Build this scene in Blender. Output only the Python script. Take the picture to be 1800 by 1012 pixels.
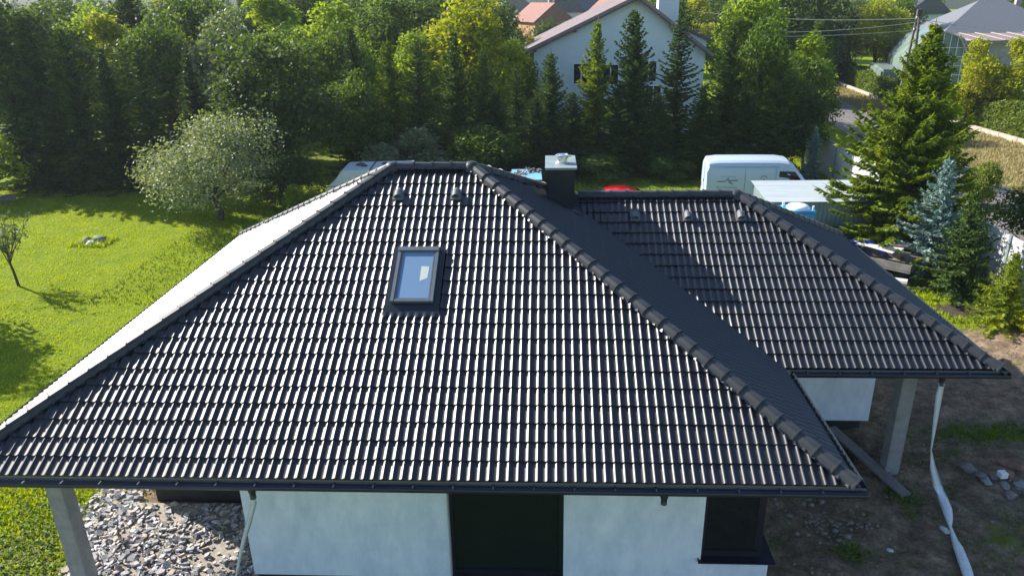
import bpy, bmesh, math, random
import numpy as np
from mathutils import Vector, Matrix, noise
random.seed(7); rng = np.random.default_rng(11)
SC = bpy.context.scene
for o in list(bpy.data.objects): bpy.data.objects.remove(o)
COL = SC.collection
R_ = math.radians

# ------------------------------------------------------------------ camera
cam_d = bpy.data.cameras.new('camera'); cam = bpy.data.objects.new('camera', cam_d); COL.objects.link(cam)
cam_d.sensor_width = 36.0; cam_d.lens = 36.0 * 1307.2 / 1800.0
cam_d.clip_end = 3000.0; cam_d.clip_start = 0.1
ax_r = Vector((0.99884321, 0.04481335, -0.0174355))
ax_u = Vector((-0.000339334, 0.369152361, 0.929368828))
ax_f = Vector((-0.04808449, 0.92828783, -0.36874054))
cam.matrix_world = Matrix(((ax_r.x, ax_u.x, -ax_f.x, 2.508), (ax_r.y, ax_u.y, -ax_f.y, -9.538), (ax_r.z, ax_u.z, -ax_f.z, 10.002), (0, 0, 0, 1)))
SC.camera = cam

# ------------------------------------------------------------------ light
HAZE = 0.00028
SUN_AZ = 60.0      # degrees from +Y towards -X
SUN_EL = 32.0
az, el = R_(SUN_AZ), R_(SUN_EL)
sdir = Vector((-math.sin(az) * math.cos(el), math.cos(az) * math.cos(el), math.sin(el)))
world = bpy.data.worlds.new("World"); SC.world = world; world.use_nodes = True
nt = world.node_tree; nt.nodes.clear()
sky = nt.nodes.new('ShaderNodeTexSky'); sky.sky_type = 'NISHITA'; sky.sun_disc = False
sky.sun_elevation = el; sky.sun_rotation = -az      # rotation 0 = +Y, positive turns to +X
sky.air_density = 1.0; sky.dust_density = 0.4; sky.ozone_density = 3.0
bg = nt.nodes.new('ShaderNodeBackground'); bg.inputs['Strength'].default_value = 0.092
wo = nt.nodes.new('ShaderNodeOutputWorld')
nt.links.new(sky.outputs[0], bg.inputs[0]); nt.links.new(bg.outputs[0], wo.inputs[0])
sun_d = bpy.data.lights.new('sun', 'SUN'); sun_d.energy = 4.9; sun_d.angle = R_(0.53); sun_d.color = (1.0, 0.94, 0.84)
sun = bpy.data.objects.new('sun', sun_d); COL.objects.link(sun)
sun.rotation_euler = sdir.to_track_quat('Z', 'Y').to_euler()
SC.view_settings.view_transform = 'Standard'; SC.view_settings.look = 'None'
SC.view_settings.exposure = 1.15; SC.view_settings.gamma = 1.0; SC.view_settings.use_curve_mapping = False
SC.render.engine = 'CYCLES'
SC.cycles.max_bounces = 6; SC.cycles.transparent_max_bounces = 8; SC.cycles.caustics_reflective = False; SC.cycles.caustics_refractive = False

# ------------------------------------------------------------------ helpers
def tag(o, label=None, cat=None, group=None, kind=None):
    if label: o['label'] = label
    if cat: o['category'] = cat
    if group: o['group'] = group
    if kind: o['kind'] = kind
    return o
def np_mesh(name, V, F, mat=None, smooth=False):
    """V (n,3); F (m,k) array of equal-size polygons, or list of such arrays"""
    me = bpy.data.meshes.new(name); V = np.asarray(V, np.float32)
    if not (isinstance(F, list) and isinstance(F[0], np.ndarray)): F = [F]
    F = [np.asarray(f, np.int32) for f in F if len(f)]
    tot = np.concatenate([np.full(len(f), f.shape[1], np.int32) for f in F]); idx = np.concatenate([f.ravel() for f in F])
    me.vertices.add(len(V)); me.vertices.foreach_set('co', V.ravel())
    me.loops.add(len(idx)); me.loops.foreach_set('vertex_index', idx)
    me.polygons.add(len(tot)); st = np.zeros(len(tot), np.int32); st[1:] = np.cumsum(tot)[:-1]
    me.polygons.foreach_set('loop_start', st); me.polygons.foreach_set('loop_total', tot)
    if smooth: me.polygons.foreach_set('use_smooth', np.ones(len(tot), bool))
    me.update(calc_edges=True)
    if mat: me.materials.append(mat)
    return me
def put(name, me, parent=None, mw=None, **t):
    o = bpy.data.objects.new(name, me); COL.objects.link(o)
    if parent: o.parent = parent
    if mw is not None: o.matrix_local = mw
    return tag(o, **t)
def empty(name, loc=(0, 0, 0), rz=0, **t):
    o = bpy.data.objects.new(name, None); COL.objects.link(o); o.location = loc; o.rotation_euler = (0, 0, rz); o.empty_display_size = .3
    return tag(o, **t)
class MB:
    def __init__(s): s.v = []; s.f = []
    def box(s, c, d, rz=0, M=None, taper=1.0):
        x, y, z = d[0] / 2, d[1] / 2, d[2] / 2; n = len(s.v)
        for k in (-1, 1):
            tt = taper if k > 0 else 1
            for (i, j) in ((-1, -1), (1, -1), (1, 1), (-1, 1)):
                p = Vector((i * x * tt, j * y * tt, k * z))
                if rz: p = Matrix.Rotation(rz, 3, 'Z') @ p
                if M is not None: p = M @ p
                s.v.append(tuple(p + Vector(c)))
        s.f += [tuple(n + a for a in q) for q in ((3, 2, 1, 0), (4, 5, 6, 7), (0, 1, 5, 4), (1, 2, 6, 5), (2, 3, 7, 6), (3, 0, 4, 7))]
        return s
    def bar(s, a, b, w, h=None, up=(0, 0, 1)):
        a, b = Vector(a), Vector(b); h = h or w; d = (b - a); L = d.length; d.normalize()
        u = Vector(up)
        if abs(d.dot(u)) > .98: u = Vector((1, 0, 0))
        r = d.cross(u).normalized(); u = r.cross(d)
        M = Matrix((r, d, u)).transposed()
        return s.box((a + b) / 2, (w, L, h), M=M)
    def tube(s, pts, rad, n=8, cap=True):
        pts = [Vector(q) for q in pts]; rr = rad if isinstance(rad, (list, tuple)) else [rad] * len(pts); base = len(s.v); pr = None
        for i, q in enumerate(pts):
            d = (pts[min(i + 1, len(pts) - 1)] - pts[max(i - 1, 0)]).normalized()
            ref = pr if pr is not None else (Vector((1, 0, 0)) if abs(d.x) < .8 else Vector((0, 1, 0)))
            r = (ref - d * ref.dot(d)).normalized(); pr = r; u = d.cross(r)
            for k in range(n):
                a = 2 * math.pi * k / n; s.v.append(tuple(q + (r * math.cos(a) + u * math.sin(a)) * rr[i]))
        for i in range(len(pts) - 1):
            for k in range(n):
                a = base + i * n + k; b = base + i * n + (k + 1) % n; s.f.append((a, b, b + n, a + n))
        if cap:
            s.f.append(tuple(base + k for k in range(n))[::-1]); e = base + (len(pts) - 1) * n; s.f.append(tuple(e + k for k in range(n)))
        return s
    def prism(s, poly, y0, y1, axis='y'):
        n = len(s.v); m = len(poly)
        for yy in (y0, y1):
            for (a, b) in poly:
                s.v.append((a, yy, b) if axis == 'y' else ((yy, a, b) if axis == 'x' else (a, b, yy)))
        s.f.append(tuple(range(n, n + m))[::-1] if axis != 'x' else tuple(range(n, n + m))[::-1]); s.f.append(tuple(range(n + m, n + 2 * m)))
        for i in range(m):
            j = (i + 1) % m; s.f.append((n + i, n + j, n + m + j, n + m + i))
        return s
    def poly(s, pts):
        n = len(s.v); s.v += [tuple(q) for q in pts]; s.f.append(tuple(range(n, n + len(pts)))); return s
    def lathe(s, prof, c=(0, 0, 0), n=20):
        b = len(s.v)
        for (r, z) in prof:
            for k in range(n):
                a = 2 * math.pi * k / n; s.v.append((c[0] + r * math.cos(a), c[1] + r * math.sin(a), c[2] + z))
        for i in range(len(prof) - 1):
            for k in range(n):
                p = b + i * n + k; q = b + i * n + (k + 1) % n; s.f.append((p, q, q + n, p + n))
        return s
    def mesh(s, name, mat, smooth=False, bevel=0, seg=2, merge=False):
        me = bpy.data.meshes.new(name); me.from_pydata(s.v, [], s.f); me.materials.append(mat)
        bm = bmesh.new(); bm.from_mesh(me)
        if merge: bmesh.ops.remove_doubles(bm, verts=bm.verts, dist=1e-4)
        bmesh.ops.recalc_face_normals(bm, faces=bm.faces)
        if bevel:
            bmesh.ops.bevel(bm, geom=[e for e in bm.edges], offset=bevel, segments=seg, affect='EDGES', clamp_overlap=True)
        if smooth:
            for f in bm.faces: f.smooth = True
        bm.to_mesh(me); bm.free()
        return me
    def build(s, name, mat, parent=None, smooth=False, bevel=0, seg=2, mw=None, merge=False, **t):
        return put(name, s.mesh(name, mat, smooth, bevel, seg, merge), parent, mw, **t)

# ------------------------------------------------------------------ materials
def mat_new(name):
    m = bpy.data.materials.new(name); m.use_nodes = True; n = m.node_tree; b = n.nodes['Principled BSDF']; return m, n, b
def pm(name, c1, c2=None, scale=5.0, rough=.6, spec=.5, metal=0.0, bump=0.0, bscale=None, r2=None, stretch=None, coat=0):
    m, n, b = mat_new(name); b.inputs['Roughness'].default_value = rough; b.inputs['Metallic'].default_value = metal
    b.inputs['Specular IOR Level'].default_value = spec
    if coat: b.inputs['Coat Weight'].default_value = coat; b.inputs['Coat Roughness'].default_value = .05
    b.inputs['Base Color'].default_value = (*c1, 1)
    tc = n.nodes.new('ShaderNodeTexCoord'); mp = n.nodes.new('ShaderNodeMapping'); n.links.new(tc.outputs['Object'], mp.inputs[0])
    if stretch: mp.inputs['Scale'].default_value = stretch
    if c2:
        no = n.nodes.new('ShaderNodeTexNoise'); no.inputs['Scale'].default_value = scale; no.inputs['Detail'].default_value = 6; no.inputs['Roughness'].default_value = .65
        n.links.new(mp.outputs[0], no.inputs['Vector'])
        cr = n.nodes.new('ShaderNodeValToRGB'); cr.color_ramp.elements[0].position = .32; cr.color_ramp.elements[1].position = .68
        cr.color_ramp.elements[0].color = (*c1, 1); cr.color_ramp.elements[1].color = (*c2, 1)
        n.links.new(no.outputs[0], cr.inputs[0]); n.links.new(cr.outputs[0], b.inputs['Base Color'])
        if r2 is not None:
            mr = n.nodes.new('ShaderNodeMapRange'); mr.inputs['To Min'].default_value = rough; mr.inputs['To Max'].default_value = r2
            n.links.new(no.outputs[0], mr.inputs[0]); n.links.new(mr.outputs[0], b.inputs['Roughness'])
    if bump:
        n2 = n.nodes.new('ShaderNodeTexNoise'); n2.inputs['Scale'].default_value = bscale or scale * 4; n2.inputs['Detail'].default_value = 4
        n.links.new(mp.outputs[0], n2.inputs['Vector']); bu = n.nodes.new('ShaderNodeBump'); bu.inputs['Strength'].default_value = bump; bu.inputs['Distance'].default_value = .02
        n.links.new(n2.outputs[0], bu.inputs['Height']); n.links.new(bu.outputs[0], b.inputs['Normal'])
    return m
def leaf_mat(name, ca, cb, cc, trans=.35, rough=.62, spec=.22, tcol=None):
    m, n, b = mat_new(name)
    geo = n.nodes.new('ShaderNodeNewGeometry'); oi = n.nodes.new('ShaderNodeObjectInfo')
    tc = n.nodes.new('ShaderNodeTexCoord'); no = n.nodes.new('ShaderNodeTexNoise'); no.inputs['Scale'].default_value = .9; no.inputs['Detail'].default_value = 3
    n.links.new(tc.outputs['Object'], no.inputs['Vector'])
    add = n.nodes.new('ShaderNodeMath'); add.operation = 'MULTIPLY_ADD'; add.inputs[1].default_value = .45
    n.links.new(geo.outputs['Random Per Island'], add.inputs[0])
    sc = n.nodes.new('ShaderNodeMath'); sc.operation = 'MULTIPLY'; sc.inputs[1].default_value = .62; n.links.new(no.outputs[0], sc.inputs[0]); n.links.new(sc.outputs[0], add.inputs[2])
    ad2 = n.nodes.new('ShaderNodeMath'); ad2.operation = 'MULTIPLY_ADD'; ad2.inputs[1].default_value = .22
    n.links.new(oi.outputs['Random'], ad2.inputs[0]); n.links.new(add.outputs[0], ad2.inputs[2])
    cr = n.nodes.new('ShaderNodeValToRGB'); e = cr.color_ramp.elements; e[0].position = .25; e[1].position = .95
    e[0].color = (*ca, 1); e[1].color = (*cc, 1); x = e.new(.6); x.color = (*cb, 1)
    n.links.new(ad2.outputs[0], cr.inputs[0]); n.links.new(cr.outputs[0], b.inputs['Base Color'])
    b.inputs['Roughness'].default_value = rough; b.inputs['Specular IOR Level'].default_value = spec
    tr = n.nodes.new('ShaderNodeBsdfTranslucent'); mx = n.nodes.new('ShaderNodeMixShader'); mx.inputs[0].default_value = trans
    hs = n.nodes.new('ShaderNodeMix'); hs.data_type = 'RGBA'; hs.blend_type = 'MULTIPLY'; hs.inputs[0].default_value = 1
    tcl = tcol or (1.7, 1.6, .6); n.links.new(cr.outputs[0], hs.inputs[6]); hs.inputs[7].default_value = (*tcl, 1)
    n.links.new(hs.outputs[2], tr.inputs['Color'])
    out = n.nodes['Material Output']; n.links.new(b.outputs[0], mx.inputs[1]); n.links.new(tr.outputs[0], mx.inputs[2]); n.links.new(mx.outputs[0], out.inputs['Surface'])
    return m
def glass_mat(name, col=(.01, .014, .016), rough=.03):
    m, n, b = mat_new(name); b.inputs['Base Color'].default_value = (*col, 1); b.inputs['Roughness'].default_value = rough; b.inputs['Specular IOR Level'].default_value = .6
    return m

M = {}
M['tile'] = pm('glazed_anthracite_tile', (.003, .0035, .007), (.006, .0065, .011), 3, rough=.46, spec=.42, r2=.54)
M['tile'].node_tree.nodes['Principled BSDF'].inputs['Coat Weight'].default_value = .85; M['tile'].node_tree.nodes['Principled BSDF'].inputs['Coat Roughness'].default_value = .38
M['cap'] = pm('matte_anthracite_cap', (.028, .031, .036), (.046, .050, .056), 4, rough=.50, spec=.45, bump=.08, bscale=60)
M['metal'] = pm('anthracite_sheet_metal', (.007, .014, .024), (.012, .020, .032), 2, rough=.34, spec=.45)
M['vent'] = pm('light_grey_vent', (.12, .125, .13), (.16, .165, .17), 4, rough=.6)
M['gutter'] = pm('graphite_gutter', (.016, .022, .032), (.022, .03, .042), 3, rough=.28, spec=.55)
M['primer'] = pm('primed_wall', (.60, .69, .79), (.80, .87, .94), 1.9, rough=.85, spec=.2, bump=.25, bscale=45, stretch=(1.6, 1, .8))
M['found'] = pm('bitumen_foundation', (.012, .012, .014), (.03, .03, .034), 3, rough=.7, bump=.3, bscale=25)
M['soffit'] = pm('soffit_board', (.42, .44, .44), (.5, .5, .5), 3, rough=.7)
M['concrete'] = pm('raw_concrete', (.22, .23, .23), (.34, .34, .33), 4, rough=.9, bump=.35, bscale=35, spec=.25)
M['alu'] = pm('grey_window_metal', (.13, .15, .17), (.17, .19, .21), 6, rough=.38, metal=.3)
M['galv'] = pm('galvanised_cap', (.20, .25, .26), (.27, .33, .34), 3, rough=.5, metal=.1)
M['inox'] = pm('polished_steel_flue', (.70, .70, .72), (.85, .85, .87), 14, rough=.2, metal=.75)
M['black'] = pm('dark_frame', (.010, .012, .022), (.014, .016, .028), 4, rough=.4)
M['glass'] = glass_mat('dark_window_glass')
M['blindglass'] = glass_mat('blue_roof_glass', (.17, .27, .42), .06)
M['paper'] = pm('sticker', (.45, .52, .50), (.55, .6, .5), 12, rough=.6)
M['film'] = pm('milky_film', (.55, .60, .62), (.72, .76, .78), 7, rough=.35, spec=.5)
M['wood'] = pm('weathered_board', (.13, .12, .12), (.22, .20, .19), 3, rough=.9, bump=.3, stretch=(8, 1, 8))
M['vanwhite'] = pm('white_vehicle_paint', (.50, .61, .72), (.54, .65, .75), 1, rough=.3, spec=.5, coat=.3)
M['creamw'] = pm('offwhite_caravan_shell', (.55, .60, .60), (.66, .70, .70), 1.5, rough=.4)
M['red'] = pm('red_vehicle_paint', (.42, .006, .012), (.5, .01, .02), 1, rough=.2, coat=.7)
M['rubber'] = pm('tyre_rubber', (.012, .012, .012), (.02, .02, .02), 5, rough=.8)
M['steel'] = pm('steel_rim', (.4, .4, .42), (.5, .5, .52), 5, rough=.35, metal=.9)
M['blue'] = pm('blue_painted_steel', (.03, .22, .45), (.05, .30, .55), 2, rough=.45)
M['ltblue'] = pm('light_blue_sheet', (.14, .40, .58), (.24, .52, .68), 3, rough=.45)
M['azure'] = pm('azure_plastic', (.01, .22, .50), (.02, .33, .62), 2, rough=.35)
M['whitepl'] = pm('white_plastic', (.8, .82, .82), (.86, .87, .87), 2, rough=.4)
M['corr'] = pm('zinc_sheet_wall', (.20, .25, .28), (.28, .33, .36), 1.5, rough=.5, metal=.25)
M['corrroof'] = pm('zinc_sheet_roof', (.42, .48, .50), (.58, .63, .64), 1.5, rough=.5, metal=.15, stretch=(.3, 4, 1))
M['panel'] = pm('fence_concrete_panel', (.38, .40, .42), (.52, .53, .53), 1.6, rough=.9, bump=.25, bscale=20)
M['asphalt'] = pm('worn_asphalt', (.13, .12, .12), (.20, .18, .17), 1.3, rough=.95, bump=.4, bscale=40)
M['hroof'] = pm('mauve_sheet_roof', (.22, .165, .165), (.28, .21, .21), .7, rough=.6)
M['hwall'] = pm('white_render', (.62, .70, .74), (.70, .77, .80), .6, rough=.9, spec=.2)
M['brownsheet'] = pm('brown_verge', (.09, .065, .07), (.13, .09, .095), 2, rough=.6)
M['redroof'] = pm('red_tile_roof', (.22, .10, .08), (.30, .14, .11), 2, rough=.8)
M['orange'] = pm('orange_render', (.45, .24, .12), (.52, .3, .17), 2, rough=.9)
M['greyroof'] = pm('grey_tile_roof', (.13, .14, .16), (.17, .18, .20), 6, rough=.6)
M['darkroof'] = pm('dark_blue_roof', (.05, .06, .08), (.08, .085, .11), 8, rough=.6)
M['green_film'] = pm('greenhouse_film', (.10, .15, .13), (.24, .30, .27), .8, rough=.35)
M['block'] = pm('grey_block_wall', (.30, .28, .25), (.42, .38, .34), 2.5, rough=.95)
M['lowwall'] = pm('low_concrete_wall', (.34, .30, .25), (.48, .42, .36), 2, rough=.95)
M['yellow'] = pm('yellow_plastic', (.75, .60, .005), (.8, .68, .01), 3, rough=.4)
M['tarp'] = pm('deep_blue_tarp', (.008, .014, .16), (.02, .03, .30), 3, rough=.3)
M['trailer'] = pm('dusty_trailer_board', (.15, .13, .12), (.30, .26, .25), 2, rough=.8)
M['scrap'] = pm('pale_scrap', (.55, .53, .52), (.70, .68, .68), 6, rough=.6)
M['bark'] = pm('brown_bark', (.05, .04, .03), (.10, .08, .06), 6, rough=.95, bump=.4, stretch=(1, 1, .3))
M['polewood'] = pm('tarred_pole_wood', (.13, .11, .095), (.22, .19, .165), 4, rough=.9)
M['cable'] = pm('pale_cable', (.35, .37, .36), None, rough=.5)
M['dirty'] = pm('rubble_brick', (.22, .11, .085), (.32, .19, .15), 6, rough=.9)
M['fieldstone'] = pm('grey_field_stone', (.13, .13, .12), (.25, .24, .22), 5, rough=.9, bump=.4)
M['slate'] = pm('grey_slate_chip', (.24, .23, .25), (.40, .38, .39), 9, rough=.7, spec=.4, bump=.2)
M['print'] = pm('dark_vehicle_print', (.10, .19, .26), (.12, .2, .28), 9, rough=.5)
M['scrapdark'] = pm('dark_debris', (.03, .04, .06), (.16, .10, .09), 9, rough=.8)

# ground: one sheet, mask attributes choose lawn / bare earth / dry verge
def ground_mat():
    m, n, b = mat_new('ground_cover'); b.inputs['Roughness'].default_value = .95; b.inputs['Specular IOR Level'].default_value = .15
    tc = n.nodes.new('ShaderNodeTexCoord')
    def noi(s, d=5, r=.6):
        q = n.nodes.new('ShaderNodeTexNoise'); q.inputs['Scale'].default_value = s; q.inputs['Detail'].default_value = d; q.inputs['Roughness'].default_value = r
        n.links.new(tc.outputs['Object'], q.inputs['Vector']); return q
    def ramp(src, c1, c2, p1=.35, p2=.65, c3=None):
        r = n.nodes.new('ShaderNodeValToRGB'); e = r.color_ramp.elements; e[0].position = p1; e[1].position = p2; e[0].color = (*c1, 1); e[1].color = (*c2, 1)
        if c3: x = e.new((p1 + p2) / 2); x.color = (*c3, 1)
        n.links.new(src.outputs[0], r.inputs[0]); return r
    lawn = ramp(noi(1.1, 8, .7), (.13, .21, .006), (.29, .33, .010), .3, .75, (.21, .28, .008))
    dirt = ramp(noi(2.6, 12, .80), (.065, .048, .033), (.70, .50, .34), .30, .72, (.29, .21, .14))
    dry = ramp(noi(1.6, 8, .7), (.20, .17, .05), (.40, .34, .17), .32, .7)
    soil = ramp(noi(3, 8, .7), (.045, .036, .03), (.13, .105, .085), .3, .7)
    at = n.nodes.new('ShaderNodeAttribute'); at.attribute_name = 'mask'; sp = n.nodes.new('ShaderNodeSeparateColor'); n.links.new(at.outputs['Color'], sp.inputs[0])
    br = noi(2.7, 9, .75)
    def mix(a, bb, ch, w=.16):
        # mask + noise, sharpened
        ad = n.nodes.new('ShaderNodeMath'); ad.operation = 'ADD'; n.links.new(sp.outputs[ch], ad.inputs[0])
        q = n.nodes.new('ShaderNodeMath'); q.operation = 'MULTIPLY_ADD'; q.inputs[1].default_value = 1.5; q.inputs[2].default_value = -.75; n.links.new(br.outputs[0], q.inputs[0]); n.links.new(q.outputs[0], ad.inputs[1])
        mr = n.nodes.new('ShaderNodeMapRange'); mr.inputs['From Min'].default_value = .5 - w; mr.inputs['From Max'].default_value = .5 + w; n.links.new(ad.outputs[0], mr.inputs[0])
        x = n.nodes.new('ShaderNodeMix'); x.data_type = 'RGBA'; n.links.new(mr.outputs[0], x.inputs[0]); n.links.new(a, x.inputs[6]); n.links.new(bb, x.inputs[7]); return x.outputs[2]
    c = mix(lawn.outputs[0], dry.outputs[0], 1); c = mix(c, dirt.outputs[0], 0); c = mix(c, soil.outputs[0], 2)
    n.links.new(c, b.inputs['Base Color'])
    bu = n.nodes.new('ShaderNodeBump'); bu.inputs['Strength'].default_value = 1.0; bu.inputs['Distance'].default_value = .12
    n.links.new(noi(7, 12, .8).outputs[0], bu.inputs['Height']); n.links.new(bu.outputs[0], b.inputs['Normal'])
    return m
M['ground'] = ground_mat()
M['far'] = pm('hill_green', (.015, .03, .012), (.03, .05, .02), .02, rough=.95)

LF = {}
_lm = leaf_mat
def leaf_mat(name, ca, cb, cc, k=1.35, **kw): return _lm(name, tuple(v * k for v in ca), tuple(v * k for v in cb), tuple(v * min(k, 1.2) for v in cc), **kw)
LF['green'] = leaf_mat('green_leaves', (.024, .05, .010), (.055, .10, .014), (.13, .19, .02))
LF['dark'] = leaf_mat('dark_green_leaves', (.020, .038, .012), (.040, .070, .018), (.08, .12, .025))
LF['yellow'] = leaf_mat('yellow_green_leaves', (.08, .12, .010), (.20, .23, .012), (.40, .38, .012), trans=.4)
LF['lime'] = leaf_mat('lime_leaves', (.06, .11, .010), (.15, .22, .012), (.28, .34, .015), trans=.4)
LF['silver'] = leaf_mat('silver_green_leaves', (.06, .09, .04), (.13, .17, .08), (.26, .29, .17), trans=.25, rough=.55, spec=.35)
LF['spruce'] = leaf_mat('spruce_needles', (.018, .040, .012), (.045, .085, .018), (.11, .165, .03), trans=.22)
LF['sprucel'] = leaf_mat('light_spruce_needles', (.038, .070, .010), (.10, .155, .014), (.30, .33, .016), trans=.32)
LF['spruceb'] = leaf_mat('blue_spruce_needles', (.06, .10, .085), (.15, .22, .20), (.30, .40, .37), trans=.12, tcol=(1.2, 1.3, 1.1))
LF['grass'] = leaf_mat('grass_blades', (.16, .25, .006), (.25, .33, .007), (.37, .41, .010), k=1.0, trans=.4)
LF['grassd'] = leaf_mat('rough_grass_blades', (.03, .06, .01), (.06, .11, .015), (.12, .17, .03), trans=.3)
LF['drygrass'] = leaf_mat('dry_grass_blades', (.20, .18, .08), (.36, .31, .15), (.52, .45, .27), k=1.0, trans=.3, tcol=(1.3, 1.2, .7))
LF['hedge'] = leaf_mat('hedge_leaves', (.04, .08, .02), (.09, .13, .02), (.17, .20, .03))
LF['brown'] = leaf_mat('brownish_leaves', (.05, .05, .015), (.10, .09, .02), (.18, .14, .04))

# ------------------------------------------------------------------ ground sheet
def axis(segs):
    out = []
    for a, b, st in segs: out += list(np.arange(a, b, st))
    return np.array(out + [segs[-1][1]])
gx = axis([(-1400, -300, 275), (-300, -60, 30), (-60, -30, 2), (-30, -13, .5), (-13, 21, .17), (21, 45, .6), (45, 90, 5), (90, 300, 30), (300, 1400, 275)])
gy = axis([(-280, -20, 40), (-20, -4, 1), (-4, 14, .17), (14, 36, .4), (36, 100, 1.5), (100, 400, 20), (400, 2300, 380)])
X, Y = np.meshgrid(gx, gy)
def fbm(x, y, s, oct=3):
    z = np.zeros_like(x); a = 1.0
    for o in range(oct):
        k = s * 2 ** o
        z += a * (np.sin(x * k + 1.7 * o + 1.3 * np.sin(y * k * .8 + o)) * np.cos(y * k * 1.1 - .6 * o + 1.1 * np.sin(x * k * .7 - o))); a *= .5
    return z
def sbox(x, y, x0, x1, y0, y1, w):
    return np.clip(np.minimum(np.minimum(x - x0, x1 - x), np.minimum(y - y0, y1 - y)) / w + .5, 0, 1)
yard = sbox(X, Y, 4.5, 19, -20, 12.2, 1.5)
rough = yard * (1 - sbox(X, Y, -6.2, 6, .5, 12, .3))
Z = .012 * fbm(X, Y, 1.1) + rough * (.06 * fbm(X, Y, 2.6, 4) + .05 * np.abs(fbm(X, Y, 6.3, 3)))
# shallow pit beside the wing and a low spoil mound
Z -= .38 * np.exp(-(((X - 9.3) / .9) ** 2 + ((Y - 5.6) / .55) ** 2))
Z += .22 * np.exp(-(((X - 14.2) / 2.2) ** 2 + ((Y - 7.2) / .8) ** 2)) + .12 * np.exp(-(((X - 13.) / 1.6) ** 2 + ((Y - 4.6) / .8) ** 2))
Z *= (np.abs(X) < 60) * (Y < 90)
dirt = np.maximum(yard, sbox(X, Y, -6.4, -2.5, -6, 4.0, .8))
dirt = np.maximum(dirt, .8 * np.exp(-(((X - 15.4) / 1.5) ** 2 + ((Y - 10.6) / 1.2) ** 2)))
dirt = np.maximum(dirt, .42 * sbox(X, Y, -9.0, -6, -6, 3, 1.6))
def blob(x, y, cx, cy, rx, ry): return np.exp(-(((x - cx) / rx) ** 2 + ((y - cy) / ry) ** 2))
gpatch = [(12.9, 6.1, 1.9, .45), (15.8, 6.2, 1.8, .5), (13.6, 9.6, 1.8, .5), (11.3, 2.4, .8, .5), (12.8, 2.6, 1.2, .9), (8.2, 1.9, .35, .25), (9.9, 3.9, .25, .3), (14.6, 3.2, 1.4, .9), (6.9, .6, .5, .35), (9.6, .9, .5, .35), (17.5, 9.5, 1.5, 1.2)]
for (a, b_, c_, d_) in gpatch: dirt = dirt - (.60 if b_ > 5.5 else .42) * blob(X, Y, a, b_, c_, d_)
dirt = np.clip(dirt, 0, 1)
roadc = 24.2 + .095 * (Y - 25)
dry = sbox(X, Y, 28.2, 34.5, 20, 80, 2.0) * .8
dry = np.maximum(dry, .5 * sbox(X, Y, 27, 29, 20, 70, 1.5)) + .25 * sbox(X, Y, 19, 22, 10, 36, 1)
soil = .95 * blob(X, Y, 16.2, 13.6, 1.1, .8) + .8 * blob(X, Y, 9.3, 5.6, 1.2, .7) + .42 * sbox(X, Y, -30, 18, 29.5, 60, 3) + .3 * blob(X, Y, 13.5, 5, 3, 1.2)
mask = np.stack([dirt, np.clip(dry, 0, 1), np.clip(soil, 0, 1), np.ones_like(dirt)], -1).reshape(-1, 4)
nx, ny = len(gx), len(gy); ii = np.arange(nx * ny).reshape(ny, nx)
quads = np.stack([ii[:-1, :-1], ii[:-1, 1:], ii[1:, 1:], ii[1:, :-1]], -1).reshape(-1, 4)
gm = np_mesh('ground', np.stack([X, Y, Z], -1).reshape(-1, 3), quads, M['ground'], True)
ca = gm.color_attributes.new('mask', 'FLOAT_COLOR', 'POINT'); ca.data.foreach_set('color', mask.astype(np.float32).ravel())
put('ground', gm, kind='structure')
def zg(x, y):
    j = min(max(np.searchsorted(gx, x) - 1, 0), nx - 2); i = min(max(np.searchsorted(gy, y) - 1, 0), ny - 2); return float(Z[i, j])
zgv = lambda x, y: Z[np.clip(np.searchsorted(gy, y) - 1, 0, ny - 2), np.clip(np.searchsorted(gx, x) - 1, 0, nx - 2)]
maskv = lambda x, y: (np.clip(np.searchsorted(gy, y) - 1, 0, ny - 2), np.clip(np.searchsorted(gx, x) - 1, 0, nx - 2))

# road
ry = np.arange(12, 90, 1.0); v = []; 
for i, yy in enumerate(ry):
    c = 24.2 + .095 * (yy - 25) + (0.02 * max(0, yy - 45)) ; w = 2.0
    for k in range(7):
        t_ = k / 6 * 2 - 1; v.append((c + t_ * w * (1 + .03 * math.sin(yy * 1.7 + k)), yy, .035 + .03 * (1 - t_ * t_)))
q = [(i * 7 + k, i * 7 + k + 1, (i + 1) * 7 + k + 1, (i + 1) * 7 + k) for i in range(len(ry) - 1) for k in range(6)]
put('road', np_mesh('road', v, q, M['asphalt'], True), kind='structure')
# far hill
hv = []; hn = 60
for i in range(hn):
    a = R_(-60 + 120 * i / (hn - 1))
    for (d, z) in ((380, -1), (520, 26 + 8 * math.sin(i * .5)), (900, 40 + 10 * math.sin(i * .33 + 1))): hv.append((d * math.sin(a), d * math.cos(a), z))
hq = [(i * 3 + k, (i + 1) * 3 + k, (i + 1) * 3 + k + 1, i * 3 + k + 1) for i in range(hn - 1) for k in range(2)]
put('hills', np_mesh('hills', hv, hq, M['far'], True), kind='structure')

# ================================================================== THE HOUSE
E0 = 3.0; TP = .5578; W2 = 7.156; DD = 12.59; RX = .861; RH = DD / 2
G = .3343; cN = 1 / math.sqrt(1 + TP * TP)
WX = 11.317; WY0 = 3.77; WD = 4.304; WY1 = WY0 + 2 * WD; WRY = WY0 + WD; WRZ = E0 + WD * TP; WHX = WX - WD; VX = W2 - WD
RZ = E0 + RH * TP
house = empty('house', (0, 0, 0), label='long low house with dark tiled hip roofs and pale primed walls', cat='house')

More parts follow.
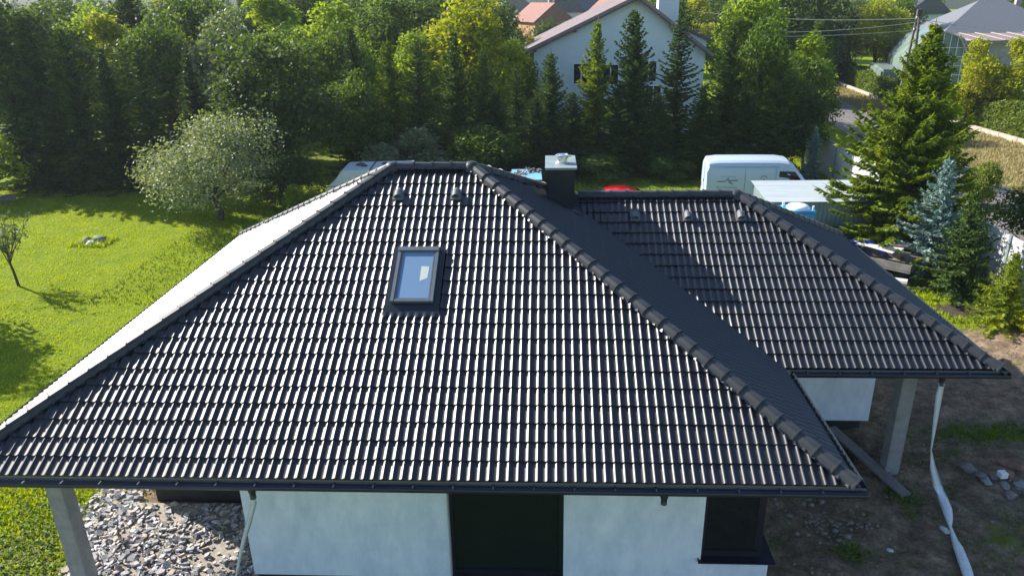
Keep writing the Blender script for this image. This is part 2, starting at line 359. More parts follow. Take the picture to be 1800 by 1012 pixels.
def tile_arrays():
    prof = [(0, 0), (.022, .0040), (.040, .0140), (.057, .0305), (.065, .0295), (.090, .0095)]
    P = prof + [(u + .15, h) for u, h in prof] + [(.30, 0)]
    V = []; n = len(P); L = G + .035; lip = .030
    for (u, h) in P: V.append((u, 0, h * 1.0 + lip))
    for (u, h) in P: V.append((u, L, h + .002))
    for (u, h) in P: V.append((u, -.0015, h + lip - .001))
    for (u, h) in P: V.append((u, .004, h * .9 - .012))
    F = [(i, i + 1, n + i + 1, n + i) for i in range(n - 1)] + [(3 * n + i, 3 * n + i + 1, 2 * n + i + 1, 2 * n + i) for i in range(n - 1)]
    return np.array(V, float), np.array(F)
TV, TF = tile_arrays()
tile_me = np_mesh('roof_tile', TV, TF, M['tile'], True)

def frame(O, U, Vv):
    U, Vv = Vector(U).normalized(), Vector(Vv).normalized(); N = U.cross(Vv)
    m = Matrix((U, Vv, N)).transposed().to_4x4(); m.translation = Vector(O); return m
def tile_face(fr, width, nrow, inset, regions, nind=0, parent=None, hole=None, keep=None):
    """inset(s)->(u0,u1) usable span at slope distance s; regions: list of lists of (co,no) keep planes in world"""
    cells = []
    for k in range(nrow):
        s = k * G
        u0, u1 = inset(s); 
        for i in range(int(math.floor(u0 / .3)), int(math.ceil(u1 / .3))): cells.append((k, i, u0, u1))
    ind = []; rest = []
    for (k, i, u0, u1) in cells:
        a0, a1 = inset((k + 1) * G + .05)
        full = i * .3 >= a0 + .02 and (i + 1) * .3 <= a1 - .02
        if len(ind) < nind and full: ind.append((k, i))
        else: rest.append((k, i))
    A = np.array(fr)
    def mat_for(k, i):
        r = random.Random(k * 977 + i * 31 + int(width * 100))
        j = Matrix.Translation((i * .3, k * G + r.uniform(-.0015, .0015), r.uniform(0, .002))) @ Matrix.Rotation(r.gauss(0, .006), 4, 'X') @ Matrix.Rotation(r.gauss(0, .006), 4, 'Y')
        return fr @ j
    for (k, i) in ind:
        o = bpy.data.objects.new('roof_tile', tile_me); COL.objects.link(o); o.parent = parent; o.matrix_local = mat_for(k, i)
    Vs = []; 
    for (k, i) in rest:
        m = np.array(mat_for(k, i)); Vs.append(TV @ m[:3, :3].T + m[:3, 3])
    Vs = np.concatenate(Vs); F = np.concatenate([TF + len(TV) * j for j in range(len(rest))])
    me = np_mesh('roof_tiles', Vs, F, M['tile'], True)
    outs = []
    for reg in regions:
        bm = bmesh.new(); bm.from_mesh(me)
        for (co, no) in reg:
            g = bm.verts[:] + bm.edges[:] + bm.faces[:]
            bmesh.ops.bisect_plane(bm, geom=g, plane_co=co, plane_no=no, clear_outer=True, clear_inner=False)
        outs.append(bm)
    base = outs[0]
    m1 = bpy.data.meshes.new('roof_tiles'); base.to_mesh(m1)
    if len(outs) > 1:
        t2 = bpy.data.meshes.new('tmp'); outs[1].to_mesh(t2); base.from_mesh(t2); base.to_mesh(m1); bpy.data.meshes.remove(t2)
    for b_ in outs: b_.free()
    m1.materials.append(M['tile']); bpy.data.meshes.remove(me)
    return m1

# roof body: closed deck under the tiles
db = MB(); zd = -.035
def dz(z): return z + zd
A0, A1, A2, A3 = (-W2 + .04, .04, dz(E0)), (W2 - .04, .04, dz(E0)), (W2 - .04, DD - .04, dz(E0)), (-W2 + .04, DD - .04, dz(E0))
K0, K1 = (-RX, RH, dz(RZ)), (RX, RH, dz(RZ))
B1, B2 = (WX - .04, WY0 + .04, dz(E0)), (WX - .04, WY1 - .04, dz(E0)); B0, B3 = (W2 - .04, WY0 + .04, dz(E0)), (W2 - .04, WY1 - .04, dz(E0))
Q0, Q1 = (VX, WRY, dz(WRZ)), (WHX, WRY, dz(WRZ))
db.poly([A0, A1, K1, K0]); db.poly([A1, B0, Q0, B3, A2, K1]); db.poly([A2, A3, K0, K1]); db.poly([A3, A0, K0])
db.poly([B0, B1, Q1, Q0]); db.poly([B1, B2, Q1]); db.poly([B2, B3, Q0, Q1])
roof = db.build('roof', M['metal'], house)
# fascia + soffit (one closed board ring under the eaves)
sf = MB()
sf.box((0, DD / 2, E0 - .10), (2 * W2 - .12, DD - .12, .10)); sf.box(((W2 + WX) / 2 - .06, (WY0 + WY1) / 2, E0 - .101), (WX - W2, WY1 - WY0 - .12, .098))
sf.build('soffit', M['soffit'], house)

nr = int(RH * math.sqrt(1 + TP * TP) / G) + 1
hipR = (Vector((W2, 0, 0)), Vector((1, 1, 0))); hipL = (Vector((-W2, 0, 0)), Vector((-1, 1, 0)))
hipRB = (Vector((W2, DD, 0)), Vector((1, -1, 0))); hipLB = (Vector((-W2, DD, 0)), Vector((-1, -1, 0)))
ridge_pl = (Vector((0, RH - .03, 0)), Vector((0, 1, 0)))
ins_m = lambda s: (s * cN, 2 * W2 - s * cN)
def inv(p): return (p[0], -p[1])
# front (x+ along eave)
m_ = tile_face(frame((-W2, 0, E0), (1, 0, 0), (0, 1, TP)), 14.3, nr, ins_m, [[hipR, hipL, ridge_pl]], 300, roof)
put('roof_tile', m_, roof, kind='stuff')
# right face (y+ along eave), wing wedge cut out
valF = (Vector((W2, WY0, 0)), Vector((1, 1, 0))); valB = (Vector((W2, WY1, 0)), Vector((1, -1, 0)))
valFk = (Vector((W2, WY0, 0)), Vector((1, 1, 0)))
ins_r = lambda s: (s * cN, DD - s * cN)
regs = [[(hipR[0], -hipR[1]), (valF[0], valF[1])], [(valF[0], -valF[1]), valB, (hipRB[0], -hipRB[1])]]
m_ = tile_face(frame((W2, 0, E0), (0, 1, 0), (-1, 0, TP)), 12.59, nr, ins_r, regs)
put('roof_tile', m_, roof, kind='stuff')
# left face (y- along eave)
regs = [[(hipL[0], -hipL[1]), (hipLB[0], -hipLB[1])]]
m_ = tile_face(frame((-W2, DD, E0), (0, -1, 0), (1, 0, TP)), 12.6, nr, ins_r, regs)
put('roof_tile', m_, roof, kind='stuff')
# back face
m_ = tile_face(frame((W2, DD, E0), (-1, 0, 0), (0, -1, TP)), 14.31, nr, ins_m, [[hipRB, hipLB, (Vector((0, RH + .03, 0)), Vector((0, -1, 0)))]])
put('roof_tile', m_, roof, kind='stuff')
# wing faces
nw = int(WD * math.sqrt(1 + TP * TP) / G) + 1
whipF = (Vector((WX, WY0, 0)), Vector((1, 1, 0))); whipB = (Vector((WX, WY1, 0)), Vector((1, -1, 0)))
ins_wf = lambda s: (-s * cN - .3, WX - W2 - s * cN)
m_ = tile_face(frame((W2, WY0, E0), (1, 0, 0), (0, 1, TP)), 4.2, nw, ins_wf, [[whipF, (valF[0], -valF[1]), (Vector((0, WRY - .03, 0)), Vector((0, 1, 0)))]])
put('roof_tile', m_, roof, kind='stuff')
ins_wr = lambda s: (s * cN, 2 * WD - s * cN)
m_ = tile_face(frame((WX, WY0, E0), (0, 1, 0), (-1, 0, TP)), 8.6, nw, ins_wr, [[(whipF[0], -whipF[1]), (whipB[0], -whipB[1])]])
put('roof_tile', m_, roof, kind='stuff')
ins_wb = lambda s: (s * cN, WX - W2 + s * cN + .3)
m_ = tile_face(frame((WX, WY1, E0), (-1, 0, 0), (0, -1, TP)), 4.25, nw, ins_wb, [[whipB, (valB[0], -valB[1]), (Vector((0, WRY + .03, 0)), Vector((0, -1, 0)))]])
put('roof_tile', m_, roof, kind='stuff')

# ridge / hip caps
def cap_mesh():
    cs = [(-.135, -.045), (-.118, .028), (-.072, .078), (0, .092), (.072, .078), (.118, .028), (.135, -.045)]
    V = []; L = .415; F = []; n = len(cs)
    for (y, sc, dz_) in ((0, 1.08, .012), (.03, 1.08, .012), (.035, 1.0, .004), (L, .93, -.004)):
        for (x, z) in cs: V.append((x * sc, y, z * sc + dz_))
    for (x, z) in cs: V.append((x * .9, .01, z * .85 - .004))      # thickness at the open end
    for r in range(3):
        for i in range(n - 1): F.append((r * n + i, r * n + i + 1, (r + 1) * n + i + 1, (r + 1) * n + i))
    for i in range(n - 1): F.append((4 * n + i, 4 * n + i + 1, i + 1, i))
    me = bpy.data.meshes.new('ridge_tile'); me.from_pydata(V, [], F + [tuple(4 * n + i for i in range(n))[::-1]]); me.materials.append(M['cap'])
    bm = bmesh.new(); bm.from_mesh(me); bm.to_mesh(me); bm.free()
    return me
cap_me = cap_mesh()
roll_me = {}
def cap_line(a, b, start=0.0, end=0.0, lift=.045):
    a, b = Vector(a), Vector(b); d = (b - a); L = d.length; d.normalize(); r = d.cross(Vector((0, 0, 1))).normalized(); u = r.cross(d)
    n = max(1, round((L - start - end) / .365)); st = (L - start - end) / n
    for i in range(n):
        p = a + d * (start + i * st) + u * lift
        rr = random.Random(i + int(a.x * 10)); m = Matrix((r, d, u)).transposed().to_4x4(); m.translation = p
        m = m @ Matrix.Rotation(rr.gauss(0, .008), 4, 'Z') @ Matrix.Rotation(rr.gauss(0, .01), 4, 'Y') @ Matrix.Diagonal((1, st / .365, 1, 1))
        o = bpy.data.objects.new('ridge_tile', cap_me); COL.objects.link(o); o.parent = roof; o.matrix_local = m
    # crinkled underlay roll showing beside the caps
    V = []; F = []; k = int(L / .06)
    for i in range(k + 1):
        p = a + d * (L * i / k)
        for s in (-1, 1):
            w = .155 + .012 * math.sin(i * 2.4 + s); V.append(p + r * s * w + u * (-.0 + .012 * math.sin(i * 1.9))); V.append(p + r * s * .08 + u * .06)
    for i in range(k):
        for s in (0, 2): F.append((i * 4 + s, i * 4 + s + 1, (i + 1) * 4 + s + 1, (i + 1) * 4 + s))
    me = bpy.data.meshes.new('ridge_underlay'); me.from_pydata([tuple(q) for q in V], [], F); me.materials.append(M['metal']); put('ridge_underlay', me, roof)
cap_line((W2, 0, E0), (RX, RH, RZ), 0, .15); cap_line((-W2, 0, E0), (-RX, RH, RZ), 0, .15)
cap_line((W2, DD, E0), (RX, RH, RZ), 0, .15); cap_line((-W2, DD, E0), (-RX, RH, RZ), 0, .15)
cap_line((-RX + .05, RH, RZ), (RX - .05, RH, RZ), 0, 0, .035)
cap_line((WX, WY0, E0), (WHX, WRY, WRZ), 0, .15); cap_line((WX, WY1, E0), (WHX, WRY, WRZ), 0, .15)
cap_line((VX + .4, WRY, WRZ), (WHX - .05, WRY, WRZ), 0, 0, .035)
for (x, y, z) in ((-RX, RH, RZ), (RX, RH, RZ), (WHX, WRY, WRZ)):
    m = MB().lathe([(.19, -.12), (.18, -.03), (.15, .05), (.10, .095), (.05, .11), (.001, .112)], (x, y, z + .025), 14)
    m.build('ridge_end_cap', M['cap'], roof, smooth=True, merge=True)
# valley gutters
for (ye, sgn) in ((WY0, 1), (WY1, -1)):
    a = Vector((W2, ye, E0)); b = Vector((VX, WRY, WRZ)); m = MB(); p1 = Vector((0, -.12 * sgn, .0)); p2 = Vector((.12, 0, .0))
    m.poly([a + p1 + Vector((0, 0, .012)), a + Vector((0, 0, -.012)), b + Vector((0, 0, -.012)), b + p1 + Vector((0, 0, .012))]).poly([a + Vector((0, 0, -.012)), a + p2 + Vector((0, 0, .012)), b + p2 + Vector((0, 0, .012)), b + Vector((0, 0, -.012))])
    m.build('valley_gutter', M['metal'], roof)

# gutters (half-round channels with a rolled rim)
def gutter(a, b, out, drop=.0):
    a, b = Vector(a), Vector(b); d = (b - a).normalized(); o = Vector(out); up = Vector((0, 0, 1)); V = []; F = []
    cs = [(-.012, .03)] + [(.065 - .065 * math.cos(t), -.075 * math.sin(t)) for t in [math.pi * k / 8 for k in range(9)]]
    cs += [(.140, .006), (.136, .014), (.126, .010), (.122, -.006)] + [(.065 - .055 * math.cos(math.pi - t), -.064 * math.sin(t)) for t in [math.pi * k / 6 for k in range(1, 6)]]
    n = len(cs); L = (b - a).length; k = max(2, int(L / 4))
    for i in range(k + 1):
        p = a + d * L * i / k
        for (q, z) in cs: V.append(p + o * (q * 1.12 + .035) + up * (z * 1.1 - .05))
    for i in range(k):
        for j in range(n - 1): F.append((i * n + j, i * n + j + 1, (i + 1) * n + j + 1, (i + 1) * n + j))
    F.append(tuple(range(n))); F.append(tuple(k * n + j for j in range(n)))
    me = bpy.data.meshes.new('gutter'); me.from_pydata([tuple(v) for v in V], [], F); me.materials.append(M['gutter'])
    g = put('gutter', me, house)
    # brackets across the channel
    nb = int(L / .62)
    mb = MB()
    for i in range(nb):
        p = a + d * (.3 + i * .62) + up * (-.034)
        mb.bar(p + o * .02, p + o * .15, .022, .005)
    bme = mb.mesh('gutter_brackets', M['black']); put('gutter_bracket', bme, g, kind='stuff')
    return g
g1 = gutter((-W2 - .15, 0, E0), (W2 + .15, 0, E0), (0, -1, 0))
g2 = gutter((W2, .0, E0), (W2, WY0 - .02, E0), (1, 0, 0))
g3 = gutter((W2 + .15, WY0, E0), (WX + .15, WY0, E0), (0, -1, 0))
g4 = gutter((WX, WY0 - .1, E0), (WX, WY1, E0), (1, 0, 0))
g5 = gutter((-W2, -.1, E0), (-W2, DD + .1, E0), (-1, 0, 0))
def outlet(par, x, y):
    MB().lathe([(.066, .0), (.066, -.05), (.052, -.09), (.046, -.17), (.05, -.172), (.05, -.19), (.04, -.19), (.04, -.1)], (x, y - .095, E0 - .105), 14).build('outlet_spout', M['gutter'], par, smooth=True)
outlet(g1, -2.11, 0); outlet(g1, 4.28, 0); outlet(g3, 10.21, WY0)

# tile vents
def vent(fr):
    m = MB(); m.box((0, 0, .045), (.22, .30, .03)); me = None
    arc = [(.085 * math.cos(math.pi * k / 8), .085 * math.sin(math.pi * k / 8) * 1.25) for k in range(9)]
    V = []; F = []
    for (y, s, z) in ((-.10, 1.0, .05), (.05, .98, .05), (.17, .55, .03)):
        for (x, h) in arc: V.append((x * s, y, z + h * s))
    for r in range(2):
        for k in range(8): F.append((r * 9 + k, r * 9 + k + 1, (r + 1) * 9 + k + 1, (r + 1) * 9 + k))
    n = len(V); V += [(x * .86, -.095, .05 + h * .86) for (x, h) in arc]; F += [(n + k, n + k + 1, k + 1, k) for k in range(8)]
    V += [(x * .86, -.02, .05 + h * .86) for (x, h) in arc]; F.append(tuple(range(n + 9, n + 18)))
    b = len(m.v); m.v += V; m.f += [tuple(b + i for i in f) for f in F]
    o = m.build('roof_vent', M['vent'], roof, mw=fr)
slopeF = lambda x, y: frame((x, y, E0 + TP * y), (1, 0, 0), (0, 1, TP))
slopeW = lambda x, y: frame((x, y, E0 + TP * (y - WY0)), (1, 0, 0), (0, 1, TP))
for x in (-.61, .60): vent(slopeF(x, 5.52))
for x in (4.55, 5.77, 6.99): vent(slopeW(x, 7.42))

# roof window
sk = empty('roof_window'); sk.parent = house; sk.matrix_local = slopeF(.01, 3.0)
sw, sl = .80, 1.34
fl = MB(); fl.box((0, sl / 2 + .0, .055), (sw + .22, sl + .12, .02)); fl.poly([(-sw / 2 - .12, -.05, .066), (sw / 2 + .12, -.05, .066), (sw / 2 + .12, -.20, .050), (-sw / 2 - .12, -.20, .050)])
fl.build('flashing', M['metal'], sk)
sx = []  # pleated apron draped over the tiles below
V = []; F = []; nn = 48
for i in range(nn + 1):
    u = -sw / 2 - .13 + (sw + .26) * i / nn; ph = ((u - .01 + W2 + .0) % .15) / .15; h = .5 - .5 * math.cos(2 * math.pi * (ph - .0))
    V += [(u, -.19, .052), (u, -.25, .046 + .010 * h), (u, -.31, .030 + .030 * h)]
for i in range(nn):
    for k in range(2): F.append((i * 3 + k + 1, (i + 1) * 3 + k + 1, (i + 1) * 3 + k, i * 3 + k))
put('apron', np_mesh('apron', V, F, M['metal'], True), sk)
f = MB()
f.box((-sw / 2 + .035, sl / 2, .095), (.07, sl, .07)); f.box((sw / 2 - .035, sl / 2, .095), (.07, sl, .07)); f.box((0, .03, .093), (sw - .14, .06, .065))
f.build('frame', M['alu'], sk, bevel=.008)
f = MB(); f.box((-sw / 2 + .087, sl / 2 - .03, .098), (.030, sl - .14, .04)); f.box((sw / 2 - .087, sl / 2 - .03, .098), (.030, sl - .14, .04)); f.box((0, .076, .096), (sw - .206, .03, .036))
f.build('sash', M['alu'], sk, bevel=.006)
MB().box((0, sl - .05, .105), (sw + .01, .12, .085)).build('top_cover', M['alu'], sk, bevel=.012)
MB().box((0, sl / 2 - .02, .090), (sw - .20, sl - .16, .016)).build('pane', M['blindglass'], sk)
MB().poly([(.09, .50, .1005), (.235, .58, .1005), (.245, .86, .1005), (.09, .87, .1005)]).build('sticker', M['paper'], sk)

# chimney
ch = empty('chimney'); ch.parent = house
cx0, cx1, cy0, cy1, ct = 2.50, 3.115, 7.18, 8.44, 6.25
b_ = MB(); b_.box(((cx0 + cx1) / 2, (cy0 + cy1) / 2, (ct + 4.6) / 2), (cx1 - cx0, cy1 - cy0, ct - 4.6)); b_.build('cladding', M['metal'], ch, bevel=.006)
s_ = MB()
for x in (cx0 + .012, (cx0 + cx1) / 2 - .03, cx1 - .012): s_.box((x, cy0 - .008, (ct + 4.9) / 2), (.014, .016, ct - 4.9))
for y in (cy0 + .35, cy0 + .8): s_.box((cx1 + .008, y, (ct + 4.8) / 2), (.016, .014, ct - 4.8))
s_.build('standing_seam', M['metal'], ch)
b_ = MB(); b_.box(((cx0 + cx1) / 2, (cy0 + cy1) / 2 - .01, ct + .03), (cx1 - cx0 + .11, cy1 - cy0 + .13, .05)); b_.build('cap_plate', M['galv'], ch, bevel=.006)
b_ = MB(); xx, yy = (cx0 + cx1) / 2 + .03, cy0 + .45
b_.lathe([(.155, .0), (.155, .03), (.12, .04), (.12, .11), (.15, .12), (.155, .19), (.135, .20), (.12, .14), (.11, .03)], (xx, yy, ct + .055), 24)
b_.build('flue_collar', M['inox'], ch, smooth=False)
b_ = MB(); b_.box((xx + .16, yy + .06, ct + .19), (.13, .035, .02), rz=.5); b_.tube([(xx + .1, yy + .05, ct + .13), (xx + .14, yy + .06, ct + .21), (xx + .21, yy + .1, ct + .22)], .012, 6); b_.tube([(xx + .10, yy + .12, ct + .15), (xx + .12, yy + .15, ct + .25)], .012, 6)
b_.build('flue_clamp', M['inox'], ch)
b_ = MB(); 
b_.poly([(cx0 - .1, cy0 - .16, E0 + TP * (W2 - cx0 + .1) + .055), (cx1 + .14, cy0 - .16, E0 + TP * (W2 - cx1 - .14) + .055), (cx1 + .14, cy0 + .0, E0 + TP * (W2 - cx1 - .14) + .06), (cx0 - .1, cy0 + .0, E0 + TP * (W2 - cx0 + .1) + .06)])
b_.poly([(cx1, cy0 - .16, E0 + TP * (W2 - cx1) + .06), (cx1 + .22, cy0 - .16, E0 + TP * (W2 - cx1 - .22) + .06), (cx1 + .22, cy1, E0 + TP * (W2 - cx1 - .22) + .06), (cx1, cy1, E0 + TP * (W2 - cx1) + .06)])
b_.build('chimney_flashing', M['metal'], ch)

# walls
FY = .75
def wall_with_hole(name, x0, x1, y, z0, z1, holes, th=.4):
    """front-facing wall from boxes leaving holes (x0,x1,z0,z1) sorted by x"""
    m = MB(); xs = x0
    for (a, b, c, d) in holes:
        m.box(((xs + a) / 2, y + th / 2, (z0 + z1) / 2), (a - xs, th, z1 - z0))
        if c > z0: m.box(((a + b) / 2, y + th / 2, (z0 + c) / 2), (b - a, th, c - z0))
        if d < z1: m.box(((a + b) / 2, y + th / 2, (d + z1) / 2), (b - a, th, z1 - d))
        xs = b
    if x1 > xs: m.box(((xs + x1) / 2, y + th / 2, (z0 + z1) / 2), (x1 - xs, th, z1 - z0))
    return m.build(name, M['primer'], house)
WT, WB = 2.86, .40
CWX0, CWX1, CWZ = 5.13, 6.28, .87          # corner window
wall_with_hole('front_wall', -2.74, CWX1, FY, WB, WT, [(.80, 2.78, WB, 2.80), (CWX0, CWX1, CWZ, WT)])
m = MB(); m.box((CWX1 - .2, (FY + .4 + FY + 1.3) / 2, (WB + CWZ) / 2), (.4, .9, CWZ - WB)); m.box((CWX1 - .2, (FY + 1.3 + 6.0) / 2, (WB + WT) / 2), (.4, 6.0 - FY - 1.3, WT - WB)); m.build('right_wall', M['primer'], house)
MB().box((-2.54, (FY + .4 + 3.2) / 2, (WB + WT) / 2), (.4, 3.2 - FY - .4, WT - WB)).build('left_wall', M['primer'], house)
m = MB(); m.box((-4.32, 3.4, (WB + WT) / 2), (3.16, .4, WT - WB)); m.box((-5.70, (3.6 + 11.4) / 2, (WB + WT) / 2), (.4, 7.8, WT - WB)); m.build('terrace_wall', M['primer'], house)
MB().box((0.0, 11.4, (WB + WT) / 2), (11., .4, WT - WB)).build('back_wall', M['primer'], house)
m = MB(); m.box(((5.58 + 10.12) / 2, 6.3, (WB + WT) / 2), (10.12 - 5.58, .4, WT - WB)); m.box((9.92, 8.9, (WB + WT) / 2), (.4, 4.8, WT - WB)); m.build('wing_wall', M['primer'], house)
m = MB(); m.box(((-2.7 + 6.24) / 2, 2.2, .04), (8.94 - .06, 2.8, .71)); m.box((-4.3, 7.3, .04), (3.1, 8.1, .71)); m.box((7.0, 8.8, -.0), (6.1, 4.9, .79)); m.build('foundation', M['found'], house)
# door
dr = empty('glass_door'); dr.parent = house; dr.location = (1.79, FY + .16, WB)
h_ = 2.8 - WB; m = MB()
m.box((-.955, 0, h_ / 2), (.07, .08, h_)); m.box((.955, 0, h_ / 2), (.07, .08, h_)); m.box((0, 0, h_ - .035), (1.84, .08, .07)); m.box((0, 0, .04), (1.84, .08, .08)); m.build('frame', M['black'], dr, bevel=.005)
MB().box((0, .01, h_ / 2), (1.84, .02, h_ - .15)).build('pane', M['glass'], dr)
m = MB(); m.box((-.52, .35, 1.0), (.06, .5, 2.0), rz=.4); m.build('inner_board', M['wood'], dr)
m = MB(); m.box((.81, FY + .07, (WB + 2.8) / 2), (.02, .18, 2.8 - WB)); m.build('reveal_trim', M['soffit'], house)
# corner window
cw = empty('corner_window'); cw.parent = house; cw.location = (0, 0, 0)
m = MB(); z0, z1 = CWZ, WT
m.box((CWX0 + .035, FY + .12, (z0 + z1) / 2), (.07, .08, z1 - z0)); m.box(((CWX0 + CWX1) / 2 - .05, FY + .12, z0 + .10), (CWX1 - CWX0 - .24, .08, .12)); m.box((CWX1 - .17, FY + .17, (z0 + z1) / 2), (.12, .12, z1 - z0)); m.box((CWX1 - .17, FY + .75, z0 + .10), (.08, 1.03, .12)); m.box((CWX1 - .17, FY + 1.27, (z0 + z1) / 2), (.08, .07, z1 - z0))
m.build('frame', M['black'], cw, bevel=.005)
m = MB(); m.box(((CWX0 + CWX1) / 2 - .05, FY + .125, (z0 + z1) / 2 + .07), (CWX1 - CWX0 - .24, .015, z1 - z0 - .16)); m.build('pane', M['glass'], cw)
MB().box((CWX1 - .17, FY + .73, (z0 + z1) / 2 + .07), (.015, 1.0, z1 - z0 - .16)).build('pane', M['glass'], cw)
m = MB(); m.prism([(CWX0 - .05, FY - .07), (CWX1 + .10, FY - .07), (CWX1 + .10, FY + 1.32), (CWX1 - .14, FY + 1.32), (CWX1 - .14, FY + .10), (CWX0 - .05, FY + .10)], z0 + .002, z0 + .032, axis='z'); m.build('sill', M['black'], cw)
m = MB(); m.box((CWX0 - .045, FY - .02, z0 + .045), (.02, .10, .05)); m.build('sill_upstand', M['black'], cw)
# concrete posts carrying the terrace roofs
def post(x, y, w=.27, d=.27, z0=-.3):
    m = MB(); m.box((x, y, (z0 + WT) / 2), (w, d, WT - z0)); m.build('post', M['concrete'], house, bevel=.012)
post(-5.93, .78, .30, .30); post(10.0, 4.55, .30, .30, -.1)

# ================================================================== VEGETATION
def rand_dirs(n, up=0.0):
    d = rng.normal(size=(n, 3)); d[:, 2] += up; return d / np.linalg.norm(d, axis=1, keepdims=True)
def leaf_quads(C, size, up=.6, aspect=.55, hang=0.0):
    n = len(C); nrm = rand_dirs(n, up); a = rng.normal(size=(n, 3)); a[:, 2] -= hang
    a -= nrm * (a * nrm).sum(1, keepdims=True); a /= np.linalg.norm(a, axis=1, keepdims=True); b = np.cross(nrm, a)
    s = (size * rng.uniform(.6, 1.35, n))[:, None]; a = a * s; b = b * s * aspect
    V = np.stack([C - a, C + b, C + a, C - b], 1).reshape(-1, 3); F = np.arange(4 * n).reshape(n, 4); return V, F
def broadleaf(name, H, R, n_blob, n_leaf, leaf=.13, trunk_h=.22, top=.5, shape=1.0, seed=0, hang=0, blob=.30, sparse=1.0, upl=.6):
    """returns (trunk mesh, crown mesh, height) – crown as leaves scattered over uneven sub-clumps"""
    global rng; rng = np.random.default_rng(seed)
    cz = H * (trunk_h + (1 - trunk_h) * .5); rz = H * (1 - trunk_h) * .5
    d = rand_dirs(n_blob, .15); rad = rng.uniform(.30, 1.22, n_blob) ** .5
    c = d * rad[:, None] * np.array([R * .80, R * .80, rz * .84]); c[:, 2] += cz
    # narrow towards the top
    k = np.clip((c[:, 2] / H - top) / (1 - top), 0, 1)[:, None]; c[:, :2] *= (1 - .45 * k * shape)
    br = R * blob * rng.choice([rng.uniform(.45, .8), 1.0, rng.uniform(1.1, 1.6)], n_blob) * rng.uniform(.7, 1.25, n_blob)
    w = br ** 2; idx = rng.choice(n_blob, n_leaf, p=w / w.sum())
    dd = rand_dirs(n_leaf, .25); rr = rng.uniform(.45, 1.12, n_leaf) ** .6
    P = c[idx] + dd * (br[idx] * rr)[:, None] * np.array([1, 1, .8]) + rng.normal(scale=.05 * R, size=(n_leaf, 3)) * sparse
    if hang: P[:, 2] -= rng.uniform(0, hang, n_leaf) ** 1.5
    P[:, 2] = np.maximum(P[:, 2], .1)
    V, F = leaf_quads(P, leaf, upl, hang=hang)
    crown = np_mesh('crown', V, F, LF['green'], False)
    m = MB(); r0 = .018 * H + .04
    m.tube([(0, 0, -.2), (0.03 * R, 0, H * trunk_h * .6), (-.03 * R, .03 * R, H * trunk_h * 1.3), (0, 0, H * .62)], [r0 * 1.2, r0, r0 * .8, r0 * .3], 8)
    for i in np.argsort(-br)[:9]:
        q = c[i]; z0 = H * (trunk_h * .8 + .25 * (q[2] / H)); m.tube([(0, 0, min(z0, q[2])), (q[0] * .5, q[1] * .5, (min(z0, q[2]) + q[2]) * .52), tuple(q)], [r0 * .45, r0 * .3, r0 * .1], 5)
    return m.mesh('trunk', M['bark'], True), crown, H
